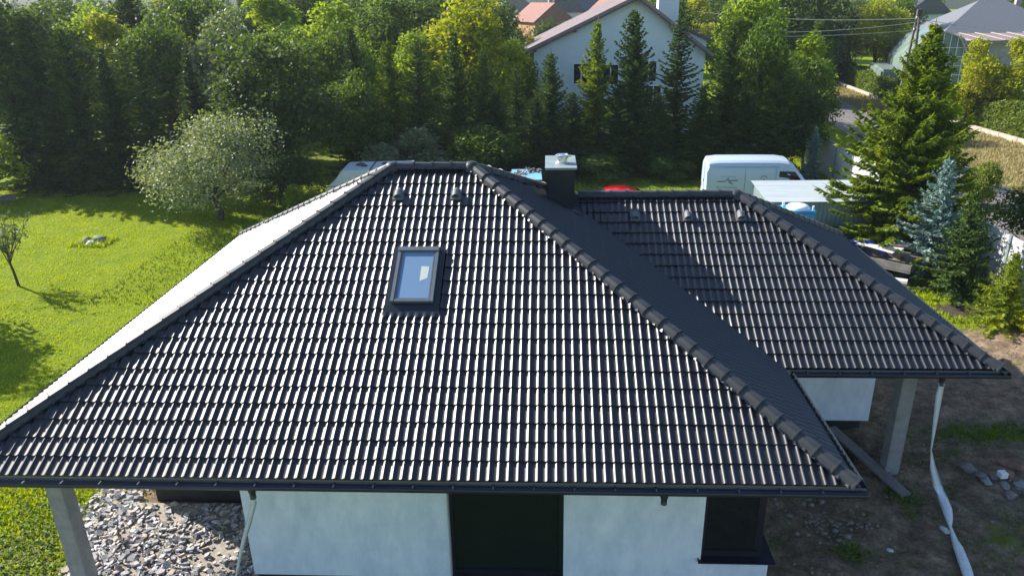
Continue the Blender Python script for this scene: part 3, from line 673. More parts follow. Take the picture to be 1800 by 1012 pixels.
def spruce(name, H, R, seed=0, nb=260, power=.8, low=.03, tw=.30, asc=.55, width=.05, gap=.0):
    """dense conifer: branches at irregular heights, twigs all round each branch, drooping twig tips"""
    global rng; rng = np.random.default_rng(seed)
    P0 = []; P1 = []; WW = []
    wood = MB(); wood.tube([(0, 0, -.2), (0, 0, H * .5), (.02, 0, H * 1.0)], [.014 * H + .03, .008 * H + .02, .008], 7)
    for b in range(nb):
        f = low + (1 - low) * (b + rng.uniform(0, 1)) / nb; f = 1 - (1 - f) ** .88
        if gap and rng.random() < gap: continue
        z = H * f; a = b * 2.39996 + rng.uniform(-.5, .5)
        L = (R * (1 - f) ** power + .10) * rng.choice([rng.uniform(.42, .8), rng.uniform(.8, 1.28)]) * (1 + .12 * math.sin(3 * a + seed) + .10 * math.sin(f * 17 + seed))
        dr = np.array([math.cos(a), math.sin(a), 0]); sd = np.array([-dr[1], dr[0], 0]); up = asc * f ** 1.2 - .10 * (1 - f)
        def pt(t): return dr * L * t + np.array([0, 0, z + L * (up * t - .22 * t * (1 - f) + .20 * t ** 3)])
        ns = max(3, int(L / .075))
        for k in range(ns):
            t = (k + rng.uniform(.4, 1)) / ns; p = pt(t); w_ = tw * (.35 + .65 * min(1, L)) * (1 - .62 * t) * rng.uniform(.6, 1.15) + .05
            for s_ in (-1, 1):
                q = p + (dr * rng.uniform(.3, .8) + sd * s_ * rng.uniform(.5, 1)) * w_ + np.array([0, 0, rng.uniform(-.55, .12) * w_]); P0.append(p); P1.append(q); WW.append(width)
            if rng.random() < .5: P0.append(p); P1.append(p + dr * w_ * .5 + np.array([0, 0, -w_ * rng.uniform(.3, .7)])); WW.append(width)
        P0.append(pt(.88)); P1.append(pt(1.05) + np.array([0, 0, .03])); WW.append(width * .9)
        if L > .9 and b % 3 == 0: wood.tube([tuple(pt(0)), tuple(pt(.5)), tuple(pt(.85))], [.018, .012, .005], 3, cap=False)
    for k in range(5):
        a = k * 1.26; P0.append(np.array([0, 0, H * .985])); P1.append(np.array([math.cos(a) * .10, math.sin(a) * .10, H * 1.0 + .03])); WW.append(.03)
    P0.append(np.array([0, 0, H * .97])); P1.append(np.array([.03, 0, H * 1.055])); WW.append(.028)
    P0 = np.array(P0); P1 = np.array(P1); WW = np.array(WW)[:, None] * rng.uniform(.7, 1.3, (len(P0), 1))
    d = P1 - P0; n = len(P0); r = rng.normal(size=(n, 3)); r -= d * (r * d).sum(1, keepdims=True) / (d * d).sum(1, keepdims=True); r /= np.linalg.norm(r, axis=1, keepdims=True)
    r2 = np.cross(d, r); r2 /= np.linalg.norm(r2, axis=1, keepdims=True); dz_ = d * .10
    V = np.stack([P0 - dz_, P0 + d * .4 + r * WW, P1 + dz_, P0 + d * .5 - r * WW, P0 - dz_ * .5, P0 + d * .35 + r2 * WW * .8, P1 + dz_ * .6, P0 + d * .45 - r2 * WW * .8], 1).reshape(-1, 3)
    F = np.concatenate([np.arange(8 * n).reshape(-1, 8)[:, :4], np.arange(8 * n).reshape(-1, 8)[:, 4:]])
    return wood.mesh('trunk', M['bark'], True), np_mesh('crown', V, F, LF['spruce'], False), H

PR = {}
PR['oak1'] = broadleaf('a', 9, 3.4, 34, 12500, .135, .16, seed=1)
PR['oak2'] = broadleaf('b', 9, 3.0, 30, 11500, .14, .14, seed=2, blob=.34)
PR['oak3'] = broadleaf('c', 9, 3.7, 42, 13500, .13, .18, seed=3, blob=.26)
PR['tall1'] = broadleaf('d', 10, 2.3, 34, 11000, .13, .12, seed=4, shape=1.3)
PR['tall2'] = broadleaf('e', 10, 2.6, 30, 11000, .14, .10, seed=5, shape=1.1, blob=.36)
PR['bush1'] = broadleaf('f', 3, 1.7, 22, 6000, .085, .02, seed=6, blob=.34)
PR['bush2'] = broadleaf('g', 3, 1.5, 18, 5500, .09, .02, seed=7, blob=.38, shape=.5)
PR['silver'] = broadleaf('h', 5.2, 3.2, 24, 15000, .07, .13, seed=12, blob=.27, sparse=1.5, upl=.9)
PR['willow'] = broadleaf('w', 11, 5.0, 40, 12000, .20, .15, seed=9, hang=3.0, blob=.25)
PR['spr1'] = spruce('s1', 9, 1.55, 21, 330)
PR['spr2'] = spruce('s2', 9, 1.9, 22, 340, power=.7)
PR['spr3'] = spruce('s3', 9, 1.25, 23, 260, power=.65, tw=.26, gap=.12)
PR['sprbig'] = spruce('s4', 8.9, 3.5, 24, 900, power=1.02, tw=.42, asc=.5, width=.045)
PR['sprsm'] = spruce('s5', 3.4, 1.45, 25, 230, power=1.15, tw=.24, width=.030)
PR['sprblue'] = spruce('s6', 4, 1.30, 26, 260, power=.95, tw=.24, asc=.3, width=.032)
used = {}
def tree(kind, x, y, h, rs, leaf, name, label, cat, group=None, rz=None, lean=0):
    tm, cm, H = PR[kind]; s = h / H; r = random.Random(int(x * 91 + y * 37))
    t = empty(name, (x, y, zg(x, y) if abs(x) < 50 else 0), rz if rz is not None else r.uniform(0, 6.28), label=label, cat=cat, group=group)
    t.scale = (s * rs, s * rs, s); t.rotation_euler.x = lean + r.uniform(-.03, .03)
    put('trunk', tm, t); c = put('crown', cm, t)
    c.material_slots[0].link = 'OBJECT'; c.material_slots[0].material = LF[leaf]
    return t
TREES = [
 # left spruces
 ('spr2', -27.2, 31.5, 10.6, 1.15, 'spruce', 'spruce_tree', 'tall dark spruce at the far left end of the tree row', 'spruce'),
 ('spr1', -25.1, 31.0, 9.2, 1.25, 'spruce', 'spruce_tree', 'dark spruce second from the left end of the lawn edge', 'spruce'),
 ('spr2', -23.2, 30.6, 8.6, 1.1, 'spruce', 'spruce_tree', 'dense spruce behind the upper left corner of the lawn', 'spruce'),
 ('spr1', -21.4, 31.2, 7.6, 1.3, 'spruce', 'spruce_tree', 'shorter spruce in the shade above the lawn edge', 'spruce'),
 ('spr3', -19.4, 30.8, 7.7, 1.5, 'spruce', 'spruce_tree', 'spruce with loose branches just left of the silver leaved tree', 'spruce'),
 ('spr1', -17.2, 31.8, 7.2, 1.3, 'spruce', 'spruce_tree', 'dark spruce partly hidden behind the silver leaved tree', 'spruce'),
 # silver tree + round dark tree
 ('silver', -13.4, 24.6, 4.9, 1.12, 'silver', 'silver_leaved_tree', 'pale silver leaved spreading tree on the lawn beside the house', 'tree'),
 ('oak1', -11.9, 29.4, 8.1, 1.15, 'dark', 'broadleaf_tree', 'broad round dark green tree behind the silver leaved tree', 'tree'),
 ('oak3', -8.4, 32.2, 6.0, 1.0, 'green', 'broadleaf_tree', 'low mid green tree just behind the white caravan', 'tree'),
 # centre spruces
 ('spr1', -8.6, 33.6, 8.3, 1.2, 'spruce', 'spruce_tree', 'spruce standing behind the caravan roof', 'spruce'),
 ('spr2', -6.7, 34.2, 7.5, 1.0, 'sprucel', 'spruce_tree', 'light green spruce right of the caravan', 'spruce'),
 ('spr3', -4.9, 34.0, 7.6, 1.4, 'spruce', 'spruce_tree', 'narrow spruce above the left end of the main ridge', 'spruce'),
 ('spr1', -3.0, 34.4, 8.0, 1.25, 'spruce', 'spruce_tree', 'dark spruce in front of the big yellow green tree', 'spruce'),
 ('spr2', -1.2, 34.0, 7.0, 1.0, 'spruce', 'spruce_tree', 'dark spruce above the small blue container', 'spruce'),
 ('spr3', .6, 35.6, 6.0, 1.2, 'spruce', 'spruce_tree', 'short spruce left of the white gable house corner', 'spruce'),
 # in front of the white gable
 ('spr2', 2.7, 36.0, 6.6, 1.15, 'spruce', 'spruce_tree', 'leftmost spruce standing against the white gable wall', 'spruce'),
 ('spr1', 5.15, 34.9, 8.3, 1.2, 'sprucel', 'spruce_tree', 'slim bright spruce directly behind the chimney, against the gable', 'spruce'),
 ('spr2', 7.5, 34.7, 8.9, 1.1, 'spruce', 'spruce_tree', 'tallest spruce in the middle of the white gable', 'spruce'),
 ('spr3', 9.9, 34.7, 8.4, 1.5, 'spruce', 'spruce_tree', 'thin gappy spruce at the right of the gable windows', 'spruce'),
 ('spr1', 12.6, 34.5, 8.0, 1.45, 'spruce', 'spruce_tree', 'dark spruce at the right edge of the white gable above the van', 'spruce'),
 ('oak2', 14.9, 35.4, 7.9, .85, 'green', 'broadleaf_tree', 'leafy tree right of the gable, above the van cab', 'tree'),
 ('spr1', 15.3, 33.4, 7.0, 1.2, 'spruce', 'spruce_tree', 'dark spruce directly behind the front of the white van', 'spruce'),
 ('oak1', 18.1, 38.4, 6.2, .95, 'green', 'broadleaf_tree', 'green tree at the road bend above the fence end', 'tree'),
 ('oak2', 17.2, 33.6, 4.6, .95, 'dark', 'broadleaf_tree', 'low dark tree filling the corner by the fence end', 'tree'),
 ('spr1', 16.9, 31.4, 3.0, 1.3, 'spruceb', 'spruce_tree', 'small bluish spruce in the shade behind the metal garage', 'spruce'),
 ('bush1', 13.2, 31.8, 1.5, 2.0, 'spruce', 'shrub', 'dark shrub in the shade just behind the white van', 'shrub'),
 ('bush2', 9.4, 32.4, 1.3, 2.0, 'spruce', 'shrub', 'dark shrub left of the white van', 'shrub'),
 ('bush1', 5.6, 32.2, 1.3, 2.0, 'spruce', 'shrub', 'dark shrub behind the red car', 'shrub'),
 ('bush2', 2.2, 32.4, 1.3, 2.0, 'spruce', 'shrub', 'dark shrub between the blue container and the chimney', 'shrub'),
 ('bush1', -1.6, 32.0, 2.8, 1.6, 'green', 'shrub', 'green shrub left of the blue container', 'shrub'),
 ('bush2', -5.2, 31.4, 2.9, 1.6, 'silver', 'shrub', 'pale leaved shrub behind the main roof ridge', 'shrub'),
 ('bush1', -10.8, 27.0, 2.3, 1.3, 'dark', 'shrub', 'dark shrub between the silver leaved tree and the caravan', 'shrub'),
 ('bush2', -9.6, 25.6, 1.5, 1.2, 'lime', 'shrub', 'small lime green shrub left of the caravan', 'shrub'),
 ('bush1', -28.3, 28.6, 3.2, 1.2, 'lime', 'shrub', 'light green shrub at the left edge of the lawn', 'shrub'),
 # big right spruces
 ('spr2', 3.9, 34.2, 4.6, 1.7, 'spruce', 'spruce_tree', 'low wide spruce between the first two gable spruces', 'spruce'),
 ('spr1', 6.4, 33.8, 4.9, 1.9, 'spruce', 'spruce_tree', 'low wide spruce right of the slim bright spruce', 'spruce'),
 ('spr2', 8.8, 33.6, 4.4, 1.7, 'spruce', 'spruce_tree', 'low wide spruce right of the tallest gable spruce', 'spruce'),
 ('spr1', 11.2, 33.4, 5.0, 1.9, 'spruce', 'spruce_tree', 'low wide spruce just left of the white van roof', 'spruce'),
 ('spr2', 13.6, 33.2, 4.6, 1.8, 'spruce', 'spruce_tree', 'low wide spruce directly above the white van roof', 'spruce'),
 ('spr1', -.4, 33.6, 4.6, 1.9, 'spruce', 'spruce_tree', 'low wide spruce just behind the blue container', 'spruce'),
 ('spr2', 1.7, 34.0, 4.4, 1.7, 'spruce', 'spruce_tree', 'low wide spruce at the foot of the gable corner', 'spruce'),
 ('sprbig', 16.7, 19.9, 8.6, .98, 'sprucel', 'spruce_tree', 'huge yellow green spruce between the metal garage and the road', 'spruce'),
 ('sprblue', 16.7, 17.3, 4.2, 1.0, 'spruceb', 'spruce_tree', 'silvery blue spruce in front of the huge spruce', 'spruce'),
 ('sprsm', 16.75, 15.2, 3.5, 1.05, 'spruce', 'spruce_tree', 'small dark green spruce in front of the blue spruce', 'spruce'),
 ('sprsm', 16.75, 12.5, 2.35, 1.1, 'sprucel', 'spruce_tree', 'smallest spruce at the right edge near the yellow object', 'spruce'),
 ('bush1', 21.5, 19.4, 2.4, 1.0, 'dark', 'shrub', 'dark overhanging shrub beyond the concrete fence at the right edge', 'shrub'),
 ('bush2', 22.9, 26.2, 2.2, .9, 'hedge', 'shrub', 'green bush on the roadside grass at the right edge', 'shrub'),
 # middle distance
 ('oak2', -2.6, 42.5, 9.7, 1.15, 'yellow', 'broadleaf_tree', 'large yellow green tree left of the white gable house', 'tree'),
 ('tall2', -6.6, 41.5, 8.0, 1.15, 'lime', 'broadleaf_tree', 'bright green tree left of the large yellow green tree', 'tree'),
 ('oak1', .2, 45.5, 7.0, .8, 'green', 'broadleaf_tree', 'green tree touching the left eave of the white gable house', 'tree'),
 ('oak3', -10.6, 39.0, 8.3, .9, 'green', 'broadleaf_tree', 'mid green tree behind the spruces of the centre left', 'tree'),
 ('oak1', -14.6, 38.0, 8.2, .95, 'green', 'broadleaf_tree', 'mid green tree behind the round dark tree', 'tree'),
 ('oak2', -18.3, 39.0, 8.6, 1.0, 'silver', 'broadleaf_tree', 'greyish green tree behind the silver leaved tree', 'tree'),
 ('oak3', -22.6, 39.5, 8.9, .9, 'green', 'broadleaf_tree', 'green tree behind the shorter left spruces', 'tree'),
 ('tall1', -26.8, 41.0, 9.6, 1.2, 'yellow', 'broadleaf_tree', 'yellowish tree behind the far left spruces', 'tree'),
 ('oak1', -31.5, 40.0, 10.0, 1.1, 'dark', 'broadleaf_tree', 'dark tree at the upper left edge', 'tree'),
 ('tall2', -13.6, 48.0, 10.0, 1.3, 'lime', 'broadleaf_tree', 'tall lime green tree in the upper centre left', 'tree'),
 ('tall1', -18.8, 50.0, 10.8, 1.5, 'lime', 'broadleaf_tree', 'tallest lime green tree at the upper left', 'tree'),
 ('oak2', -23.9, 49.5, 10.2, 1.1, 'green', 'broadleaf_tree', 'green tree left of the tallest lime green tree', 'tree'),
 ('spr2', -29.3, 48.5, 11.2, 1.6, 'spruce', 'spruce_tree', 'big dark conifer with sweeping branches at the upper left', 'spruce'),
 ('oak3', -34.6, 52.0, 9.4, 1.0, 'lime', 'broadleaf_tree', 'bright tree below the far red roof at the upper left', 'tree'),
 ('oak1', -9.6, 52.0, 10.2, 1.1, 'green', 'broadleaf_tree', 'green tree behind the bright green tree of the centre', 'tree'),
 ('oak2', -4.4, 53.5, 10.2, 1.1, 'dark', 'broadleaf_tree', 'dark tree behind the large yellow green tree', 'tree'),
 ('bush2', 1.2, 53.0, 6.4, .9, 'yellow', 'broadleaf_tree', 'small yellow green tree above the mauve roof edge', 'tree'),
 # right of the white house
 ('oak2', 17.4, 49.5, 9.6, 1.0, 'lime', 'broadleaf_tree', 'light green tree right behind the white house', 'tree'),
 ('tall2', 20.8, 46.2, 7.2, 1.1, 'lime', 'broadleaf_tree', 'lime tree under the street lamp', 'tree'),
 ('tall1', 26.2, 60.0, 7.6, .8, 'green', 'ivy_covered_post', 'ivy covered dark column beside the distant lawn', 'ivy column'),
 ('willow', 31.5, 79.0, 13.2, 1.0, 'dark', 'willow_tree', 'dark weeping willow hanging over the far garden', 'willow'),
 ('oak1', 23.0, 66.0, 10.6, 1.1, 'dark', 'broadleaf_tree', 'dark tree left of the weeping willow', 'tree'),
 ('oak3', 38.6, 78.0, 8.4, 1.1, 'yellow', 'broadleaf_tree', 'round yellow green tree left of the greenhouse', 'tree'),
 ('oak1', 42.6, 96.0, 8.8, 1.0, 'silver', 'broadleaf_tree', 'greyish tree directly above the utility pole', 'tree'),
 ('oak2', 47.5, 92.0, 8.2, 1.0, 'green', 'broadleaf_tree', 'green tree left of the grey hip roof', 'tree'),
 ('tall2', 33.4, 48.0, 6.6, 1.0, 'yellow', 'broadleaf_tree', 'yellow leaved tree behind the hedge, nearest the greenhouse', 'tree'),
 ('tall1', 35.8, 47.0, 6.7, 1.2, 'yellow', 'broadleaf_tree', 'yellow leaved tree behind the hedge, middle one', 'tree'),
 ('tall2', 38.2, 45.8, 6.6, 1.1, 'yellow', 'broadleaf_tree', 'yellow leaved tree at the right edge behind the hedge', 'tree'),
]
for a in TREES: tree(*a[:9])
# distant trees that nothing tells apart
fr_ = random.Random(5); FARW = []
for i in range(230):
    y = 58 + 200 * (i / 230) ** 1.25 + fr_.uniform(-6, 6); dpt = y + 9.5
    ang = fr_.uniform(-.80, .80); x = 2.5 + (ang - .048) * dpt; px = 900 + 1307 * ang / .95
    if 20 < x < 75 and y < 100: continue
    lf = fr_.choice(['green', 'dark', 'lime', 'green', 'dark', 'yellow', 'green']); kd = fr_.choice(['oak1', 'oak2', 'oak3', 'tall1', 'tall2', 'spr2'])
    if kd == 'spr2': lf = 'spruce'
    h = fr_.uniform(8.8, 11.5)
    if 880 < px < 1080: h = fr_.uniform(5.0, 6.6)
    if px > 1380 and y < 130: h = min(h, 8.6)
    if px < 70 and y < 112 or 150 < px < 185 and y < 110: h = min(h, 7.5)
    if y < 112:
        cw_ = {'green': 'mid green', 'dark': 'dark green', 'lime': 'bright lime green', 'yellow': 'yellow green', 'spruce': 'dark needled'}[lf]; kw = 'conifer' if kd == 'spr2' else ('narrow broadleaf tree' if kd.startswith('tall') else 'round broadleaf tree')
        tree(kd, x, y, h, fr_.uniform(.95, 1.35), lf, 'distant_tree', '%s %s in the mixed wood beyond the gardens' % (cw_, kw), 'tree', '%s %ss of the distant wood' % (cw_, kw))
    else: FARW.append((x, y, h, lf))
g = np.random.default_rng(9); rng = g; Vs = {}; 
for (x, y, h, lf) in FARW:
    n = 1300; nb = 14; c = rand_dirs(nb, .2) * np.array([3.4, 3.4, h * .36]) * g.uniform(.4, 1, (nb, 1)) + np.array([x, y, h * .55]); k = g.integers(0, nb, n)
    P = c[k] + rand_dirs(n, .2) * g.uniform(.6, 1.5, (n, 1)); V, F = leaf_quads(P, .30, .5); Vs.setdefault(lf, []).append(V)
Vc = []; mi = []; ms = list(Vs)
for j, lf in enumerate(ms):
    v = np.concatenate(Vs[lf]); Vc.append(v); mi += [j] * (len(v) // 4)
Vc = np.concatenate(Vc); fw = np_mesh('far_wood', Vc, np.arange(len(Vc)).reshape(-1, 4))
for lf in ms: fw.materials.append(LF[lf])
fw.polygons.foreach_set('material_index', mi); tag(put('far_wood', fw), kind='stuff')

# sapling on the lawn
def sapling():
    x, y = -17.5, 15.8; t = empty('sapling', (x, y, 0), label='thin young tree with sparse leaves on the left of the lawn', cat='tree')
    g = np.random.default_rng(3); m = MB(); m.tube([(0, 0, -.1), (-.05, 0, .6), (-.12, 0, 1.0)], [.055, .045, .04], 7); tips = []
    for i in range(11):
        a = g.uniform(0, 6.28); r = g.uniform(.35, 1.0); z = g.uniform(2.0, 3.1); b = Vector((-.1, 0, g.uniform(.8, 1.3))); e = Vector((math.cos(a) * r - .1, math.sin(a) * r, z)); mid = (b + e) / 2 + Vector((math.cos(a) * .15, math.sin(a) * .15, -.1))
        m.tube([b, mid, e], [.024, .016, .005], 5)
        for k in range(7):
            f = g.uniform(.35, 1); p = b.lerp(e, f) + Vector((math.cos(a) * .1, math.sin(a) * .1, -.06)); q = p + Vector(g.normal(size=3)) * .2; m.tube([p, q], [.007, .003], 3); tips += [p.lerp(q, u) for u in g.uniform(0, 1.15, 5)]
    m.build('trunk', M['bark'], t, smooth=True)
    global rng; rng = g; P = np.repeat(np.array([tuple(p) for p in tips]), 2, 0) + g.normal(scale=.05, size=(len(tips) * 2, 3))
    V, F = leaf_quads(P, .06, .4); put('crown', np_mesh('crown', V, F, LF['silver']), t)
sapling()
tree('oak1', -20.4, 12.9, 6.0, .95, 'green', 'broadleaf_tree', 'broadleaf tree standing just outside the left edge of the lawn view', 'tree')

# hedge with its low wall
def hedge(x0, y0, x1, y1, w, h, z0, n, leaf, mat, label, par_label=None):
    g = np.random.default_rng(int(y0)); a = np.array([x0, y0]); b = np.array([x1, y1]); d = (b - a); L = np.linalg.norm(d); d /= L; nn = np.array([-d[1], d[0]])
    u = g.uniform(0, L, n); face = g.uniform(0, 1, n); s = np.where(face < .45, -1, np.where(face < .6, 1, g.uniform(-1, 1, n))); z = np.where(face < .6, g.uniform(0, 1, n), 1.0)
    bump_ = 1 + .10 * np.sin(u * 1.3) + .06 * np.sin(u * 3.1 + 1)
    P = np.stack([a[0] + d[0] * u + nn[0] * s * w / 2, a[1] + d[1] * u + nn[1] * s * w / 2, z0 + z * h * bump_], 1) + g.normal(scale=.07, size=(n, 3))
    global rng; rng = g; V, F = leaf_quads(P, leaf, .3)
    t = empty('hedge', (0, 0, 0), label=label, cat='hedge'); put('foliage', np_mesh('foliage', V, F, LF[mat]), t)
    m = MB(); k = int(L / .9)
    for i in range(k):
        p = a + d * (L * (i + .5) / k); m.tube([(p[0], p[1], z0 - .3), (p[0] + .05, p[1], z0 + h * .8)], [.04, .02], 5)
    m.build('stem', M['bark'], t); return t
hedge(36.4, 80, 33.6, 60.5, 1.1, 1.55, .25, 8500, .13, 'hedge', 'clipped dark hedge beside the distant lawn')
hedge(33.9, 59.5, 34.9, 40, 1.2, 1.9, .3, 13000, .13, 'hedge', 'sunlit hedge on the low concrete wall across the road')
hedge(31.5, 36.5, 31.0, 27, .9, 1.2, .2, 100, .1, 'hedge', 'x') if False else None
lw = empty('low_wall', (0, 0, 0), label='low pale concrete wall along the foot of the hedge', cat='wall')
yy = 79.0; k = 0
while yy > 40:
    xa = 33.0 + (.06 * (yy - 56) ** 1.0 if yy > 56 else .075 * (56 - yy)); y2 = yy - 1.95; xb = 33.0 + (.06 * (y2 - 56) if y2 > 56 else .075 * (56 - y2))
    MB().bar((xa, yy, .17), (xb, y2 + .03, .17), .22, .42).build('wall_slab', M['lowwall'], lw, bevel=.015); yy = y2; k += 1

# ------------------------------------------------------------------ grass
def grass(name, n, x0, x1, y0, y1, hmin, hmax, w, leaf, test=None, seed=0, lean=.5):
    g = np.random.default_rng(seed); x = g.uniform(x0, x1, n); y = g.uniform(y0, y1, n)
    if test is not None: k = test(x, y, g); x, y = x[k], y[k]; n = len(x)
    z = zgv(x, y); h = g.uniform(hmin, hmax, n); a = g.uniform(0, 6.28, n); l = g.uniform(0, lean, n) * h; b = g.uniform(0, 6.28, n)
    ww = w * g.uniform(.6, 1.3, n)
    B = np.stack([x, y, z - .01], 1); s = np.stack([np.cos(a), np.sin(a), 0 * a], 1) * ww[:, None]
    T = B + np.stack([np.cos(b) * l, np.sin(b) * l, h], 1)
    V = np.stack([B - s, B + s, T], 1).reshape(-1, 3); F = np.arange(3 * n).reshape(n, 3)
    put(name, np_mesh(name, V, F, LF[leaf]), label=None, kind='stuff', cat='grass') if False else tag(put(name, np_mesh(name, V, F, LF[leaf])), kind='stuff')
dval = dirt
def m_at(arr, x, y): i, j = maskv(x, y); return arr[i, j]
def lawn_test(x, y, g):
    inside = ((x > -5.5) & (x < 7.3)) | ((x > -7.2) & (y > 4.4) & (y < 12.7)) | ((x > -6.8 + .25 * np.maximum(0, 1.5 - y)) & (y < 3.4)); clump = .5 + .5 * np.sin(x * 2.1 + np.sin(y * 1.7) * 1.5) * np.cos(y * 2.4 + np.sin(x * 1.3))
    return (~inside) & (m_at(dirt, x, y) + g.normal(scale=.12, size=len(x)) < .35) & (g.uniform(0, 1, len(x)) < .55 + .45 * clump)
grass('lawn_grass', 230000, -34, -5.5, 2, 31, .03, .085, .022, 'grass', lawn_test, 1, 1.2)
grass('lawn_grass', 60000, -12, -5.5, -5, 5, .04, .12, .018, 'grass', lawn_test, 2, 1.2)
grass('weeds', 26000, 6, 20, -3, 13, .04, .17, .02, 'grassd', lambda x, y, g: (m_at(dirt, x, y) + g.normal(scale=.15, size=len(x)) < .5), 3, .9)
grass('verge_grass', 60000, 14, 24, 9, 40, .05, .17, .025, 'grass', lambda x, y, g: (m_at(dirt, x, y) + g.normal(scale=.15, size=len(x)) < .45) & (m_at(soil, x, y) < .5) & (np.abs(x - (24.2 + .095 * (y - 25))) > 1.9) & (np.abs(x - 18.4) > .15), 4, .9)
grass('dry_grass', 60000, 26.5, 34, 22, 80, .08, .28, .04, 'drygrass', lambda x, y, g: (np.abs(x - (24.2 + .095 * (y - 25) + .02 * np.maximum(0, y - 45))) > 2.1), 5, .9)
grass('under_tree_grass', 30000, -14, 18, 14, 32, .05, .14, .03, 'grassd', lambda x, y, g: m_at(dirt, x, y) < .5, 6, 1.0)
# broad leaved weeds near the house corner and in the yard
def weeds(n, cx, cy, rx, ry, size, mat, seed, hh=.08):
    g = np.random.default_rng(abs(seed)); P = np.stack([g.normal(cx, rx, n), g.normal(cy, ry, n), g.uniform(0, hh, n)], 1); P[:, 2] += zgv(P[:, 0], P[:, 1])
    global rng; rng = g; return leaf_quads(P, size, 1.6, .8)
Vs = []; Fs = []; o_ = 0
for (n, cx, cy, rx, ry, sz, hh) in ((3600, -7.6, .6, .7, 1.6, .035, .07), (2000, -8.6, 3.0, .9, 1.4, .035, .06), (900, 12.9, 6.1, .9, .25, .03, .10), (900, 15.6, 6.2, .9, .25, .03, .12), (260, 8.2, 1.9, .18, .12, .03, .1), (260, 10.0, 3.85, .18, .2, .03, .1), (500, 12.6, 2.6, .7, .6, .025, .05), (300, 9.6, .9, .3, .2, .025, .05), (300, 6.9, .6, .3, .2, .025, .05), (500, 14.6, 3.3, .8, .6, .03, .08)) + tuple((int(fr_.uniform(30, 150)), fr_.uniform(6.3, 15), fr_.uniform(-1.5, 8.5), fr_.uniform(.08, .3), fr_.uniform(.08, .25), .022, .05) for _ in range(60)):
    V, F = weeds(n, cx, cy, rx, ry, sz, None, int(cx * 1000) + 30000, hh); Vs.append(V); Fs.append(F + o_); o_ += len(V)
tag(put('broad_weeds', np_mesh('broad_weeds', np.concatenate(Vs), np.concatenate(Fs), LF['grassd'])), kind='stuff')

# ================================================================== GRAVEL OF SLATE
gb = MB(); gp = [(-6.0, -6), (-2.9, -6), (-2.9, 3.15), (-6.2, 3.15), (-6.5, 4.2), (-7.3, 3.6), (-7.1, 2.2), (-6.3, .6), (-5.9, -1)]
gb.poly([(x, y, .035) for x, y in gp]); gbo = gb.build('gravel_bed', pm('pale_quarry_fines', (.24, .21, .18), (.44, .39, .33), 9, rough=.95, bump=.7, bscale=70), kind='structure')
def in_poly(x, y, P):
    c = False; j = len(P) - 1
    for i in range(len(P)):
        xi, yi = P[i]; xj, yj = P[j]
        if (yi > y) != (yj > y) and x < (xj - xi) * (y - yi) / (yj - yi) + xi: c = not c
        j = i
    return c
gr = np.random.default_rng(77)
chip_me = []
for v in range(9):
    n = gr.integers(4, 7); a = np.sort(gr.uniform(0, 6.28, n)); asp = gr.uniform(.45, .9)
    if np.max(np.diff(np.append(a, a[0] + 6.28))) > 2.6: a = np.linspace(0, 6.28, n, endpoint=False) + gr.uniform(0, .5, n)
    r = gr.uniform(.75, 1.1, n); m = MB(); th = gr.uniform(.10, .2)
    V = [(math.cos(q) * s, math.sin(q) * s * asp, -th) for q, s in zip(a, r)] + [(math.cos(q) * s * .93 + gr.uniform(-.06, .06), math.sin(q) * s * asp * .93, th + gr.uniform(-.05, .05)) for q, s in zip(a, r)]
    F = [tuple(range(n))[::-1], tuple(range(n, 2 * n))] + [(i, (i + 1) % n, n + (i + 1) % n, n + i) for i in range(n)]
    m.v = V; m.f = F; chip_me.append(m.mesh('slate_chip', M['slate']))
SL = [M['slate'], pm('light_slate_chip', (.42, .41, .42), (.55, .53, .53), 9, rough=.6), pm('tan_slate_chip', (.42, .35, .28), (.56, .47, .38), 9, rough=.8), pm('dark_slate_chip', (.08, .08, .10), (.16, .155, .18), 9, rough=.6)]
chips = []
for i in range(7500):
    x = gr.uniform(-7.8, -2.8); y = gr.uniform(-3.2, 4.4)
    if not in_poly(x + gr.normal() * .12, y + gr.normal() * .12, gp): continue
    if y > 3.1 and x > -6.2: continue
    big = gr.random(); s = .042 + .07 * big ** 2.4
    fines = math.sin(x * 2.3 + 1) * math.cos(y * 2.1) > .45 and x > -6
    if fines and gr.random() < .6: continue
    chips.append((x, y, s))
big_ix = set(sorted(range(len(chips)), key=lambda i: -chips[i][2] * 60 / math.dist((chips[i][0], chips[i][1]), (2.5, -9.5)) if (chips[i][1] > -2.1 and chips[i][0] < -3.0 - .3 * chips[i][1] + 1) else 0)[:300])
Vs = {k: [] for k in range(4)}; Fs = {k: [] for k in range(4)}; cnt = {k: 0 for k in range(4)}
for i, (x, y, s) in enumerate(chips):
    me = chip_me[i % 9]; mk = int(gr.choice(4, p=[.42, .25, .14, .19])); rot = Matrix.Rotation(gr.uniform(0, 6.28), 4, 'Z') @ Matrix.Rotation(gr.normal() * .32, 4, 'X') @ Matrix.Rotation(gr.normal() * .32, 4, 'Y')
    mw = Matrix.Translation((x, y, .04 + s * .25 + gr.uniform(0, .03))) @ rot @ Matrix.Scale(s, 4)
    if i in big_ix:
        o = bpy.data.objects.new('slate_chip', me); COL.objects.link(o); o.parent = gbo; o.matrix_local = mw; o.material_slots[0].link = 'OBJECT'; o.material_slots[0].material = SL[mk]
    else:
        k = len(me.vertices); co = np.array([v.co for v in me.vertices]); A = np.array(mw); Vs[mk].append(co @ A[:3, :3].T + A[:3, 3]); Fs[mk] += [tuple(a + cnt[mk] for a in p.vertices) for p in me.polygons]; cnt[mk] += k
allv = []; allf = []; mi = []; off = 0
